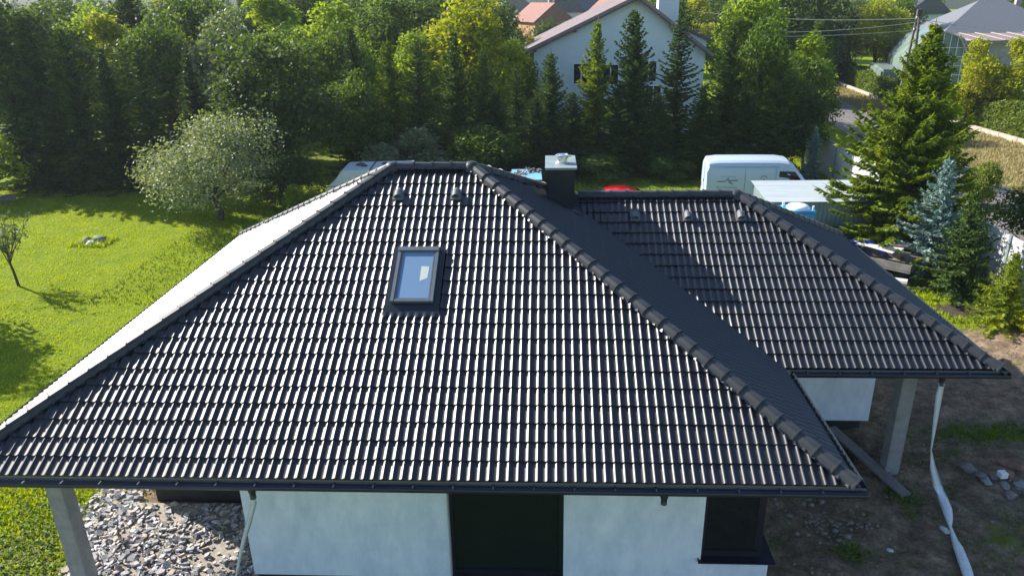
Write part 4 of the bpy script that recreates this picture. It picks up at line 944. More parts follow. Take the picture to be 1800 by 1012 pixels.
for k in range(4):
    V = np.concatenate(Vs[k]); allv.append(V); allf += [tuple(a + off for a in f) for f in Fs[k]]; mi += [k] * len(Fs[k]); off += len(V)
me = bpy.data.meshes.new('slate_chips'); me.from_pydata(np.concatenate(allv).tolist(), [], allf)
for q in SL: me.materials.append(q)
me.polygons.foreach_set('material_index', mi); put('slate_chip', me, gbo, kind='stuff')

# ================================================================== VEHICLES AND YARD
def wheel(par, x, y, r=.33, w=.22, side=1):
    t = MB(); n = 20; prof = [(r * .62, -w / 2), (r * .94, -w / 2), (r, -w / 2 + .03), (r, w / 2 - .03), (r * .94, w / 2), (r * .62, w / 2), (r * .62, -w / 2)]
    m1 = t.lathe(prof, (0, 0, 0), n); mw = Matrix.Translation((x, y, r)) @ Matrix.Rotation(math.pi / 2, 4, 'X')
    o = m1.build('wheel', M['rubber'], par, smooth=True, mw=mw)
    MB().lathe([(.001, -w * .3), (r * .3, -w * .32), (r * .6, -w * .42), (r * .63, 0), (r * .6, w * .42), (r * .3, w * .32), (.001, w * .3)], (0, 0, 0), n).build('rim', M['steel'], o, smooth=True)
def subs(bm_mesh): return bm_mesh
def loft_body(name, secs, mat, par, bevel=.0):
    """secs: list of (x, [(y,z)...]) cross-sections along x"""
    V = []; F = []; n = len(secs[0][1])
    for (x, c) in secs: V += [(x + (q[2] if len(q) > 2 else 0), q[0], q[1]) for q in c]
    for i in range(len(secs) - 1):
        for k in range(n): F.append((i * n + k, i * n + (k + 1) % n, (i + 1) * n + (k + 1) % n, (i + 1) * n + k))
    F.append(tuple(range(n))[::-1]); F.append(tuple((len(secs) - 1) * n + k for k in range(n)))
    m = MB(); m.v = V; m.f = F; o = m.build(name, mat, par, smooth=True, bevel=bevel); o.data.set_sharp_from_angle(angle=R_(24)); return o
def van():
    t = empty('van', (10.2, 26.8, .0), R_(-4), label='white panel van parked with faint dark lettering on its side', cat='van')
    w = .97
    def sec(x, zt, zb=.32, wt=.80, zs=None):
        zs = zs or zt - .28
        return (x, [(-w, zb), (-w - .02, zb + .35), (-w, zs * .6 + .3), (-wt - .10, zs), (-wt, zt - .10), (-wt + .14, zt - .01), (0, zt + .03), (wt - .14, zt - .01), (wt, zt - .10), (wt + .10, zs), (w, zs * .6 + .3), (w + .02, zb + .35), (w, zb)])
    loft_body('body', [sec(-.02, 2.15, .45), sec(.06, 2.34), sec(.5, 2.40), sec(2.0, 2.42), sec(3.3, 2.42), sec(3.75, 2.36), sec(4.05, 2.16, wt=.78), sec(4.35, 1.80, wt=.80), sec(4.62, 1.42, wt=.84, zs=1.25), sec(4.9, 1.20, wt=.84, zs=1.05), sec(5.25, 1.05, wt=.80, zs=.9), sec(5.38, .80, wt=.78, zs=.66)], M['vanwhite'], t)
    for s in (-1, 1):
        m = MB(); y = s * (w + .006)
        m.poly([(3.28, s * (w + .004), 1.32), (4.42, s * (w + .004), 1.32), (4.28, s * (w - .06), 1.62), (4.02, s * (w - .03), 1.93), (3.32, s * (w - .025), 1.95)])
        o = m.build('side_window', M['glass'], t)
        mm = MB()
        for xx in (1.75, 3.16): mm.bar((xx, s * (w + .012), .5), (xx, s * (w + .010), 1.56), .022, .008); mm.bar((xx, s * (w + .010), 1.56), (xx, s * (w - .065), 2.10), .022, .008)
        mm.bar((.12, s * (w + .024), .78), (3.2, s * (w + .024), .78), .02, .01)
        mm.bar((.2, s * (w - .055), 2.12), (3.3, s * (w - .055), 2.14), .014, .014)
        mm.build('panel_line', M['print'], t)
        m = MB(); m.box((4.35, s * (w + .12), 1.38), (.10, .16, .24)); m.build('mirror', M['vanwhite'], t, bevel=.03)
        for x in (1.05, 4.45): wheel(t, x, s * .86)
    MB().poly([(4.40, -.72, 1.78), (4.40, .72, 1.78), (4.08, .66, 2.17), (4.08, -.66, 2.17)]).build('windscreen', M['glass'], t, mw=Matrix.Translation((.03, 0, .02)))
    m = MB(); m.box((-.03, 0, 1.35), (.012, .02, 1.6)); m.box((-.03, .15, 1.25), (.02, .05, .14)); m.build('rear_door_seam', M['print'], t)
    for s in (-1, 1):
        MB().box((-.035, s * .86, .9), (.03, .08, .24)).build('tail_light', M['red'], t, bevel=.01)
    m = MB(); m.box((-.03, 0, .45), (.10, 1.7, .16)); m.build('bumper', M['print'], t, bevel=.02)
    # faint unreadable lettering and emblems on the near side, thin printed marks
    y = -(w + .0); p = MB()
    def ys(z): return -(w + .012) if z < 1.5 else -(w + .012 - (z - 1.5) * .12)
    def mk(x0, x1, z, h): p.bar((x0, ys(z), z), (x1, ys(z), z), .006, h)
    mk(.45, .80, 1.44, .045); mk(1.12, 1.42, 1.50, .05); mk(.45, 1.42, 1.16, .03)
    for i in range(9): mk(.62 + i * .08, .66 + i * .08, 1.68, .025)
    for (a, b) in (((.80, 1.42), (.98, 1.62)), ((.98, 1.62), (1.04, 1.40)), ((.90, 1.50), (1.10, 1.48)), ((1.0, 1.40), (1.22, 1.30)), ((1.05, 1.52), (1.15, 1.38))): p.bar((a[0], ys(a[1]), a[1]), (b[0], ys(b[1]), b[1]), .006, .035)
    for k in range(9):
        a = k / 8 * math.pi; p.bar((2.62 + .14 * math.cos(a), ys(1.65), 1.60 + .13 * math.sin(a)), (2.62 + .14 * math.cos(a + .35), ys(1.65), 1.60 + .13 * math.sin(a + .35)), .006, .03)
    p.bar((2.60, ys(1.4), 1.38), (2.63, ys(1.6), 1.60), .006, .03)
    for i in range(8): mk(2.15 + i * .10, 2.22 + i * .10, 1.19, .045)
    for i in range(5): mk(2.25 + i * .07, 2.29 + i * .07, 1.46, .03)
    tag(p.build('side_lettering', M['print'], t), kind='stuff')
van()
def red_car():
    t = empty('car', (4.35, 24.4, 0), R_(8), label='red car with rounded roof parked behind the wing ridge', cat='car')
    w = .84
    def sec(x, zt, wt, zb=.28, zs=.92): return (x, [(-w, zb), (-w - .03, .6), (-w, zs), (-wt, zt - .08), (-wt + .18, zt), (wt - .18, zt), (wt, zt - .08), (w, zs), (w + .03, .6), (w, zb)])
    loft_body('body', [sec(-1.0, .72, .7, .4, .66), sec(-.85, .92, .76, zs=.86), sec(-.2, .98, .76, zs=.92), sec(.35, 1.05, .72), sec(.8, 1.36, .62), sec(1.2, 1.47, .60), sec(1.8, 1.47, .60), sec(2.3, 1.34, .60), sec(2.7, 1.10, .70), sec(2.95, .95, .74, zs=.9), sec(3.02, .6, .7, .4, .55)], M['red'], t)
    for s in (-1, 1):
        MB().poly([(.55, s * (w - .02), .98), (2.55, s * (w - .02), .98), (2.2, s * .655, 1.32), (1.7, s * .645, 1.40), (1.1, s * .645, 1.40), (.85, s * .68, 1.30)]).build('side_window', M['glass'], t)
        for x in (-.25, 2.3): wheel(t, x, s * .76, .31)
        MB().box((-.98, s * .6, .66), (.06, .22, .12)).build('headlight', M['whitepl'], t, bevel=.02)
    MB().poly([(.33, -.68, 1.08), (.33, .68, 1.08), (.80, .55, 1.385), (.80, -.55, 1.385)]).build('windscreen', M['glass'], t, mw=Matrix.Translation((-.02, 0, .015)))
    MB().poly([(2.72, -.64, 1.11), (2.72, .64, 1.11), (2.31, .52, 1.355), (2.31, -.52, 1.355)]).build('rear_window', M['glass'], t, mw=Matrix.Translation((.02, 0, .015)))
red_car()
def caravan():
    t = empty('caravan', (-7.85, 26.3, 0), R_(3), label='old white caravan with sloping end, leaves on its roof', cat='caravan')
    m = MB(); m.prism([(-.30, .55), (4.2, .55), (4.3, 1.4), (4.0, 2.38), (.42, 2.36), (-.05, 1.72), (-.35, 1.55)], -1.05, 1.05); m.build('body', M['creamw'], t, bevel=.05)
    m = MB(); m.bar((-.33, -1.06, 1.56), (4.3, -1.06, 1.56), .02, .03); m.bar((-.3, -1.06, 1.05), (4.2, -1.06, 1.05), .02, .03); m.box((.18, 0, 2.02), (.02, 1.9, .03), M=Matrix.Rotation(-.9, 3, 'Y')); m.bar((1.9, -1.0, 2.40), (1.9, 1.0, 2.40), .05, .03); m.build('trim', M['scrapdark'], t)
    m = MB()
    for (x, y, s) in ((1.2, .2, .28), (1.45, -.1, .18), (2.5, .3, .22), (2.8, -.2, .25), (3.2, .1, .2)): m.lathe([(s, 0), (s * .8, .06), (s * .3, .1), (.001, .11)], (x, y, 2.385), 7)
    m.build('roof_debris', M['scrapdark'], t)
    for x in (.7, 2.3, 3.5): MB().box((x, -1.058, 1.30), (.8, .02, .34)).build('window', M['glass'], t)
    t.scale = (.93, 1, .93)
    for s in (-1, 1): wheel(t, 2.0, s * .9, .32)
    MB().bar((-.3, 0, .5), (-1.3, 0, .42), .1, .08).build('drawbar', M['corr'], t)
caravan()
def container():
    t = empty('container', (1.45, 26.9, 0), R_(2), label='small blue steel container with junk on its open top', cat='container')
    m = MB(); m.box((0, 0, .85), (1.45, 2.3, 1.4)); m.build('body', M['blue'], t, bevel=.02)
    m = MB(); m.box((0, 0, 1.575), (1.5, 2.35, .05)); m.build('lid', M['ltblue'], t, bevel=.01)
    for i in range(5): MB().box((-.58 + .29 * i, -1.16, .85), (.05, .03, 1.3)).build('rib', M['blue'], t)
    m = MB(); g = random.Random(4)
    for i in range(26): a = Vector((g.uniform(-.58, -.05), g.uniform(-.85, .3), 1.62)); m.bar(a, a + Vector((g.uniform(-.2, .2), g.uniform(-.3, .3), g.uniform(.02, .2))), .05, .04)
    m.build('brick_rubble', M['dirty'], t)
    m = MB()
    for i in range(18): a = Vector((g.uniform(.1, .6), g.uniform(.2, 1.0), 1.62)); m.bar(a, a + Vector((g.uniform(-.2, .2), g.uniform(-.2, .2), g.uniform(.02, .15))), .07, .05)
    m.build('dark_scrap', M['scrapdark'], t)
container()
def garage():
    t = empty('garage', (0, 0, 0), label='corrugated metal garage with pale flat roof beside the van', cat='garage')
    x0, x1, y0, y1 = 11.45, 15.5, 20.0, 22.5; n = 46
    def corr(a, b, z0, z1a, z1b, nm, mat):
        a, b = Vector(a), Vector(b); d = (b - a); L = d.length; d.normalize(); o = Vector((d.y, -d.x, 0)); k = int(L / .045); V = []; F = []
        for i in range(k + 1):
            p = a + d * L * i / k; q = (.018 if (i // 2) % 2 else 0); z1 = z1a + (z1b - z1a) * i / k
            V += [tuple(p + o * q + Vector((0, 0, z0))), tuple(p + o * q + Vector((0, 0, z1)))]
        for i in range(k): F.append((2 * i, 2 * i + 2, 2 * i + 3, 2 * i + 1))
        put(nm, np_mesh(nm, V, F, mat), t)
    corr((x0, y0, 0), (x1, y0, 0), 0, 1.98, 1.98, 'front_wall', M['corr']); corr((x1, y0, 0), (x1, y1, 0), 0, 1.98, 2.2, 'side_wall', M['corr'])
    corr((x1, y1, 0), (x0, y1, 0), 0, 2.2, 2.2, 'back_wall', M['corr']); corr((x0, y1, 0), (x0, y0, 0), 0, 2.2, 1.98, 'side_wall', M['corr'])
    V = []; F = []; k = 56
    for i in range(k + 1):
        y = y0 - .12 + (y1 - y0 + .24) * i / k; z = (.0, .016, .016, .0)[i % 4]
        for xx in (x0 - .15, x1 + .15): V.append((xx, y, 2.02 + .22 * i / k + z))
    for i in range(k): F.append((i * 2, i * 2 + 1, i * 2 + 3, i * 2 + 2))
    put('roof', np_mesh('roof', V, F, M['corrroof']), t)
garage()
def toilet():
    t = empty('portable_toilet', (12.1, 18.6, 0), R_(4), label='blue portable toilet with domed white roof in front of the metal garage', cat='portable toilet')
    m = MB(); m.box((0, 0, 1.08), (1.0, 1.0, 1.95)); m.build('cabin', M['azure'], t, bevel=.04)
    MB().box((0, 0, 2.09), (1.08, 1.08, .10)).build('roof_rim', M['azure'], t, bevel=.04)
    m = MB(); m.lathe([(.44, 2.13), (.43, 2.19), (.36, 2.25), (.22, 2.29), (.001, 2.31)], (0, 0, 0), 22); m.build('dome', M['whitepl'], t, smooth=True)
    MB().box((0, -.51, 1.05), (.7, .03, 1.7)).build('door', M['blue'], t, bevel=.01)
    m = MB(); m.tube([(.47, -.3, 2.1), (.47, -.3, 2.28)], .04, 8); m.tube([(-.46, .3, 2.1), (-.46, .3, 2.33)], .05, 8); m.build('vent_pipe', M['whitepl'], t)
toilet()
def fence():
    t = empty('concrete_fence', (0, 0, 0), label='white concrete panel fence between the yard and the road', cat='fence')
    x = 18.35; y = 8.4; ys = []
    while y < 36.4: ys.append(y); y += 2.35
    pm_ = MB().box((0, 0, .98), (.13, .13, 2.06)).mesh('fence_post', M['corr'])
    for i, yy in enumerate(ys):
        put('fence_post', pm_, t, mw=Matrix.Translation((x, yy, 0)))
        if i < len(ys) - 1:
            for k in range(4): put('fence_panel', PANEL, t, mw=Matrix.Translation((x + .003 * ((i * 7 + k * 3) % 4 - 1.5), yy + 1.175, .25 + k * .5)))
PANEL = MB().box((0, 0, 0), (.05, 2.24, .492)).mesh('fence_panel', M['panel'], bevel=.008)
fence()
def scrap_trailer():
    t = empty('trailer', (14.95, 16.9, 0), R_(-42), label='flat trailer loaded with pale scrap beside the huge spruce', cat='trailer')
    m = MB(); m.box((0, 0, .52), (2.1, 1.2, .08)); m.build('deck', M['trailer'], t)
    for s in (-1, 1): MB().box((0, s * .58, .66), (2.1, .04, .26)).build('side_board', M['trailer'], t)
    for s in (-1, 1): MB().box((s * 1.03, 0, .66), (.04, 1.12, .26)).build('end_board', M['trailer'], t)
    for s in (-1, 1): wheel(t, 0, s * .70, .28, .16)
def junk(nm, lab, cat, items, mat):
    m = MB()
    for (a, b, w, h) in items: m.bar(a, b, w, h)
    m.build(nm, mat, label=lab, cat=cat)
scrap_trailer()
for i, (a, b, w, h, mt, lab) in enumerate([
    ((14.2, 17.8, .95), (15.3, 16.5, 1.15), .18, .06, 'scrap', 'wide white board lying lengthwise on the scrap trailer'),
    ((14.3, 17.4, 1.05), (14.9, 16.3, 1.1), .10, .05, 'scrap', 'narrow pale board on the near side of the scrap trailer'),
    ((14.9, 17.6, 1.0), (15.6, 16.7, 1.2), .12, .05, 'scrapdark', 'dark beam on the far side of the scrap trailer'),
    ((14.8, 16.6, 1.1), (15.5, 16.3, 1.05), .08, .08, 'wood', 'short grey beam across the end of the scrap trailer')]):
    junk('board', lab, 'board', [(a, b, w, h)], M[mt])
m = MB(); m.tube([(14.7, 16.1, .14), (15.3, 15.75, .16)], .13, 10); m.build('pipe', M['scrap'], label='short pale pipe on the grass by the trailer', cat='pipe')
m = MB(); m.tube([(14.5, 15.9, .12), (14.95, 16.3, .25)], .09, 8); m.build('pipe', M['corr'], label='thin grey pipe leaning by the trailer end', cat='pipe')
m = MB(); pts = [(13.9 + i * .13, 18.5 - i * .13, .75 + .34 * math.sin(i / 9 * 3.14)) for i in range(10)]
V = []; F = []
for i, q in enumerate(pts): V += [(q[0], q[1], q[2]), (q[0] + .22, q[1] + .25, q[2] - .10), (q[0] - .04, q[1] - .05, q[2] - .12)]
for i in range(9): F += [(3 * i, 3 * i + 1, 3 * i + 4, 3 * i + 3), (3 * i + 2, 3 * i, 3 * i + 3, 3 * i + 5)]
tag(put('tarpaulin', np_mesh('tarpaulin', V, F, M['tarp'], True)), 'deep blue tarpaulin arched over the end of the scrap trailer', 'tarpaulin')
m = MB(); m.prism([(17.05, .05), (18.0, .05), (18.1, .5), (17.9, 1.25), (17.35, 1.3), (17.1, .9)], 11.4, 12.1); m.build('playhouse', M['yellow'], bevel=.06, label='bright yellow plastic object at the right edge', cat='play object')

# right yard: plank, film sleeves, stones
def sleeve(name, pts, ws, label, tw=None):
    V = []; F = []; n = len(pts)
    for i, q in enumerate(pts):
        q = Vector(q); a = (tw[i] if tw else 0); d = Vector((math.cos(a), math.sin(a), 0)); w = ws[i] / 2; nn = Vector((-math.sin(a), math.cos(a), 0)) * .012
        if q.z < .3: nn = Vector((0, 0, .012)); d = Vector((1, 0, 0))
        V += [q - d * w, q + nn * 1.2 - d * w * .4, q + nn * .6 + d * w * .3, q + d * w, q - nn - d * w * .1]
    for i in range(n - 1):
        for k in range(5): F.append((i * 5 + k, i * 5 + (k + 1) % 5, (i + 1) * 5 + (k + 1) % 5, (i + 1) * 5 + k))
    tag(put(name, np_mesh(name, [tuple(v) for v in V], F, M['film'], True)), label, 'drain sleeve')
sleeve('film_sleeve', [(10.21, 3.66, 2.76), (10.21, 3.66, 2.5), (10.25, 3.66, 1.9), (10.29, 3.66, 1.23), (10.40, 3.66, .82), (10.55, 3.66, .42), (10.68, 3.60, .14), (10.57, 3.17, .16), (10.48, 2.9, .15), (10.39, 2.65, .13), (10.30, 2.3, .12), (10.26, 2.09, .12), (10.13, 1.56, .12), (10.0, 1.1, .12), (9.9, .6, .12)],
       [.11, .17, .15, .07, .15, .20, .22, .21, .16, .06, .12, .19, .21, .18, .2], 'long milky plastic sleeve hanging from the wing gutter onto the ground', [0, .3, .5, .9, .4, .2, .1, .1, .3, .9, .4, .3, .2, .2, .2])
sleeve('film_sleeve', [(-2.11, -.10, 2.72), (-2.12, -.10, 2.6), (-2.26, -.10, 2.21), (-2.39, -.10, 1.87), (-2.51, -.10, 1.52), (-2.62, -.10, 1.16), (-2.78, -.10, .6), (-2.9, -.1, .12)],
       [.085, .10, .10, .075, .06, .045, .035, .03], 'thin milky plastic sleeve hanging beside the pale front wall corner', [0, .3, .5, .3, .6, .8, 1.0, 1.0])
MB().bar((9.13, 5.75, .42), (10.02, 3.70, .07), .26, .05).build('plank', M['wood'], bevel=.006, label='weathered plank sloping from the wing foundation to the bare ground', cat='plank')
MB().box((9.2, 5.75, -.12), (.62, .5, .62)).build('foundation_block', M['found'], label='dark block under the upper end of the plank', cat='block', bevel=.02)
def stone(x, y, s, mat, lab, asp=(1, .8, .6), nm='stone', cat='stone'):
    bm = bmesh.new(); bmesh.ops.create_icosphere(bm, subdivisions=3, radius=s); sd = x * 7.3 + y * 3.1
    for v in bm.verts:
        n = noise.noise(v.co * (1.2 / s) + Vector((sd, 0, 0))); n2 = noise.noise(v.co * (3.5 / s) + Vector((0, sd, 0))); v.co *= 1 + .42 * n + .14 * n2; v.co = Vector((v.co.x * asp[0], v.co.y * asp[1], v.co.z * asp[2]))
    me = bpy.data.meshes.new(nm); bm.to_mesh(me); bm.free(); me.materials.append(M[mat])
    me.polygons.foreach_set('use_smooth', np.ones(len(me.polygons), bool)); me.set_sharp_from_angle(angle=R_(22))
    o = put(nm, me); o.location = (x, y, zg(x, y) + s * asp[2] * .7); o.rotation_euler.z = sd; return tag(o, lab, cat)
stone(11.72, 4.62, .17, 'fieldstone', 'largest grey stone at the left of the rubble heap')
stone(11.86, 4.30, .12, 'fieldstone', 'mossy stone just below the largest grey stone')
stone(11.86, 4.12, .11, 'concrete', 'pale rounded stone lowest at the left of the rubble heap')
stone(12.12, 4.34, .11, 'fieldstone', 'stone left of the small white box')
stone(12.22, 4.08, .12, 'concrete', 'flat pale stone in front of the small white box', (1.3, .7, .4))
stone(12.16, 3.78, .13, 'fieldstone', 'grey stone nearest the viewer under the rubble heap')
stone(12.56, 4.1, .14, 'concrete', 'pale stone right of the broken red brick', (1.3, .8, .5))
stone(12.5, 4.72, .11, 'dirty', 'brownish rubble lump behind the white box')
stone(13.2, 2.6, .10, 'fieldstone', 'small stone at the right edge of the shaded yard')
stone(10.30, 3.95 - 1.3, .09, 'scrap', 'small white stone against the plastic sleeve', (1.2, .8, .6))
stone(9.0, 2.05, .06, 'scrap', 'tiny white stone beside a tuft of weeds')
stone(9.6, .9, .10, 'fieldstone', 'brown stone low in the shaded yard', (1.3, .9, .4)) 
for (x, y, r, lab) in ((12.42, 4.28, .5, 'broken red brick leaning on the white box'), (12.66, 4.5, 1.1, 'red brick at the right edge of the rubble heap')):
    m = MB(); m.box((x, y, zg(x, y) + .12), (.25, .13, .11), rz=r, M=Matrix.Rotation(r, 3, 'Z') @ Matrix.Rotation(.4, 3, 'Y')); m.build('brick', M['dirty'], label=lab, cat='brick', bevel=.01)
m = MB(); m.box((0, 0, .08), (.17, .16, .13)); o = m.build('box', M['whitepl'], label='small white box on the rubble heap', cat='box', bevel=.012, mw=Matrix.Translation((12.25, 4.26, zg(12.2, 4.2) + .05)) @ Matrix.Rotation(.15, 4, 'Z'))
MB().box((12.25, 4.16, .235), (.10, .02, .03)).build('box_strap', M['print'], o, mw=Matrix.Translation((-12.25, -4.26, 0)) ) if False else None
m = MB(); m.tube([(8.9, .62, .05), (9.25, .64, .06), (9.6, .66, .04)], .008, 5); m.build('twig', M['scrap'], label='thin pale stick on the ground right of the corner window', cat='stick')
# crumbling clods near the gutter corner and along the wing foundation
Vs = []; Fs = []; off = 0; g = np.random.default_rng(15)
bm = bmesh.new(); bmesh.ops.create_icosphere(bm, subdivisions=1, radius=1); cv = np.array([v.co for v in bm.verts]); cf = np.array([[v.index for v in f.verts] for f in bm.faces]); bm.free()
for i in range(5200):
    if i < 250: x, y = g.normal(8.1, .45), g.normal(2.9, .4)
    elif i < 500: x, y = g.normal(13.8, 1.6), g.normal(7.6, .6)
    else: x, y = g.uniform(6, 18), g.uniform(-2.5, 11)
    s = (.008 + .034 * g.random() ** 3) * (1.9 if i < 250 else 1); V = cv * s * np.array([1, .9, .6]) * g.uniform(.7, 1.2, (len(cv), 1)) + np.array([x, y, zg(x, y) + s * .3]); Vs.append(V); Fs.append(cf + off); off += len(V)
tag(put('clods', np_mesh('clods', np.concatenate(Vs), np.concatenate(Fs), pm('earth_clod', (.14, .11, .085), (.33, .28, .22), 3, rough=.95))), kind='stuff')
# small stone heap on the lawn
hp = [(-17.9, 21.0, .26, 'fieldstone', 'grey stone at the left of the small stone heap on the lawn'), (-17.35, 21.1, .30, 'fieldstone', 'biggest dark stone at the right of the small stone heap on the lawn'), (-17.62, 20.75, .20, 'scrap', 'whitish stone at the front of the small stone heap on the lawn'), (-17.65, 21.3, .22, 'concrete', 'pale stone at the back of the small stone heap on the lawn'), (-18.15, 20.8, .15, 'concrete', 'small stone at the far left of the small stone heap on the lawn')]
for a in hp: stone(*a)
for (x, y, sz, mt, lb) in ((-17.2, 20.75, .12, 'scrap', 'small white stone right of the front of the lawn stone heap'), (-17.95, 21.35, .13, 'fieldstone', 'small dark stone at the back left of the lawn stone heap'), (-17.05, 21.35, .12, 'concrete', 'small pale stone at the far right of the lawn stone heap')): stone(x, y, sz, mt, lb)
grass('heap_grass', 900, -18.5, -16.8, 20.4, 21.7, .10, .32, .02, 'grass', None, 31, .8)
m = MB(); m.bar((-28.6, 27.2, .15), (-26.4, 28.6, .15), .3, .25); m.build('beam', M['wood'], label='grey beam lying at the left edge of the lawn', cat='beam')

# ================================================================== BACKGROUND BUILDINGS
def gable_house():
    t = empty('gable_house', (0, 0, 0), label='white gabled house with mauve sheet roof behind the row of spruces', cat='house')
    x0, x1, y0, y1 = 1.5, 13.6, 46.0, 57.0; pk = 8.7; ze0 = 6.25; ze1 = 5.9; zp = 9.5
    poly = [(x0, 0), (x1, 0), (x1, ze1), (pk, zp), (x0, ze0)]
    MB().prism(poly, y0, y1).build('wall', M['hwall'], t)
    def slab(xa, za, xb, zb, nm, mat, th=.2, ya=y0 - .55, yb=y1 + .5):
        a, b = Vector((xa, 0, za)), Vector((xb, 0, zb)); n = Vector((-(zb - za), 0, xb - xa)).normalized(); n = n if n.z > 0 else -n
        m = MB(); m.prism([(xa, za), (xb, zb), (xb + n.x * th, zb + n.z * th), (xa + n.x * th, za + n.z * th)], ya, yb); return m.build(nm, mat, t)
    dl = (zp - ze0) / (pk - x0); dr2 = (zp - ze1) / (x1 - pk)
    r1 = slab(x0 - .75, ze0 - .75 * dl + .02, pk, zp + .02, 'roof', M['hroof']); slab(pk, zp + .02, x1 + .5, ze1 - .5 * dr2 + .02, 'roof', M['hroof'])
    slab(x0 - .75, ze0 - .75 * dl - .12, pk, zp - .12, 'verge_board', M['brownsheet'], .13, y0 - .58, y0 - .52); slab(pk, zp - .12, x1 + .5, ze1 - .5 * dr2 - .12, 'verge_board', M['brownsheet'], .13, y0 - .58, y0 - .52)
    for i in range(16): 
        f = i / 15; x = x0 - .7 + (pk - x0 + .7) * 0; 
    for yy in np.arange(y0, y1, 1.2): MB().bar((x0 - .75, yy, ze0 - .75 * dl + .235), (pk, yy, zp + .235), .05, .03).build('roof_seam', M['hroof'], t)
    MB().box((11.4, 50.0, 8.6), (1.5, 1.2, 5.0)).build('chimney', M['hwall'], t, bevel=.02)
    # side wing with its own little roof
    MB().prism([(12.0, 5.0), (13.9, 5.0), (13.9, 6.6), (12.0, 7.4)], 47.2, 52).build('dormer_wall', M['hwall'], t)
    slab(11.6, 7.62, 14.3, 6.45, 'dormer_roof', M['brownsheet'], .16, 46.9, 52.2)
    def win(cx, cz, w, h, nm='window'):
        f = MB(); a = .07
        f.box((cx - w / 2 + a / 2, y0 - .02, cz), (a, .08, h)); f.box((cx + w / 2 - a / 2, y0 - .02, cz), (a, .08, h)); f.box((cx, y0 - .02, cz + h / 2 - a / 2), (w - 2 * a, .08, a)); f.box((cx, y0 - .02, cz - h / 2 + a / 2), (w - 2 * a, .08, a)); f.box((cx, y0 - .021, cz), (a, .07, h - 2 * a))
        o = f.build(nm, M['whitepl'], t); MB().box((cx, y0 - .012, cz), (w - 2 * a, .02, h - 2 * a)).build('pane', M['glass'], o); return o
    win(9.7, 4.6, 1.2, 1.5); win(7.0, 4.4, 1.2, 1.5); win(4.9, 4.5, 1.2, 1.5); win(10.1, 3.0, 1.2, 1.3)
    MB().prism([(8.05, 8.30), (8.85, 8.30), (8.45, 8.78)], y0 - .06, y0 - .01).build('attic_window', M['glass'], t)
    MB().box((8.45, y0 - .05, 8.24), (.95, .10, .07)).build('sill', M['whitepl'], t); MB().box((8.45, y0 - .03, 8.03), (.6, .05, .28)).build('attic_vent', M['corr'], t)
    for x in (x0 + .1, 4.4, 11.1): MB().box((x, y0 - .3, ze0 + (x - x0) * dl - .12 if x < pk else zp - (x - pk) * dr2 - .12), (.22, .5, .2)).build('purlin', M['brownsheet'], t)
    m = MB(); m.box((9.0, y0 - .6, 2.2), (6.4, 1.1, .14)); m.build('balcony_slab', M['concrete'], t)
    for i in range(32): MB().box((5.9 + i * .2, y0 - 1.1, 2.72), (.03, .03, .9)).build('baluster', M['brownsheet'], t) if i % 1 == 0 else None
    MB().box((9.0, y0 - 1.1, 3.19), (6.4, .06, .06)).build('handrail', M['brownsheet'], t)
gable_house()
for i, (a, b, lab) in enumerate([((-.6, 44.6, .3), (1.2, 45.6, 4.2), 'long grey pole leaning on the corner of the white gable house'), ((-1.3, 44.2, 0), (.9, 45.4, 3.0), 'second grey pole leaning beside the white gable house'), ((.9, 45.3, 0), (1.15, 45.5, 4.6), 'upright pale post at the corner of the white gable house')]):
    m = MB(); m.tube([a, b], [.10, .07], 7); m.build('leaning_pole', M['wood'], label=lab, cat='pole')

def simple_house(x, y, w, d, he, hr, rz, wm, rm, label, hip=False, wins=3):
    t = empty('distant_house', (x, y, 0), rz, label=label, cat='house')
    MB().box((0, 0, he / 2), (w, d, he)).build('wall', M[wm], t)
    m = MB(); o = .5
    if hip:
        k = min(w, d) / 2; a = [(-w / 2 - o, -d / 2 - o, he), (w / 2 + o, -d / 2 - o, he), (w / 2 + o, d / 2 + o, he), (-w / 2 - o, d / 2 + o, he)]; r = [(-(w / 2 - k), 0, hr), (w / 2 - k, 0, hr)]
        m.poly([a[0], a[1], r[1], r[0]]); m.poly([a[1], a[2], r[1]]); m.poly([a[2], a[3], r[0], r[1]]); m.poly([a[3], a[0], r[0]]); m.poly([q for q in reversed(a)])
    else: m.prism([(-w / 2 - o, he - .3), (w / 2 + o, he - .3), (0, hr)], -d / 2 - o, d / 2 + o)
    rf = m.build('roof', M[rm], t); MB().box((w * .2, 0, hr - .1), (.6, .6, 1.3)).build('chimney', M['block'], rf)
    for i in range(wins):
        xx = -w / 2 + w * (i + .5) / wins; o2 = MB().box((xx, -d / 2 - .03, he * .55), (1.1, .08, 1.2)).build('window', M['whitepl'], t); MB().box((xx, -d / 2 - .075, he * .55), (.9, .02, 1.0)).build('pane', M['glass'], o2)
    return t
simple_house(57.6, 92, 15, 12, 4.0, 8.1, R_(-6), 'hwall', 'greyroof', 'house with broad grey hip roof at the upper right', True)
simple_house(1.6, 128, 7, 9, 5.6, 8.3, R_(25), 'orange', 'redroof', 'small orange gabled house far behind, left of the mauve roof')
simple_house(8.6, 150, 9, 10, 6.5, 10.2, R_(-30), 'hwall', 'darkroof', 'distant white house with dark roof just above the mauve roof edge')
simple_house(14.5, 138, 10, 9, 4.6, 8.9, R_(20), 'block', 'redroof', 'distant house with dull red roof above the mauve roof')
simple_house(-4.5, 150, 9, 9, 6.6, 9.8, R_(10), 'hwall', 'greyroof', 'distant pale house left of the small orange house')
simple_house(-74, 112, 15, 10, 6.6, 9.6, R_(8), 'hwall', 'redroof', 'distant white house with red roof at the upper left corner')
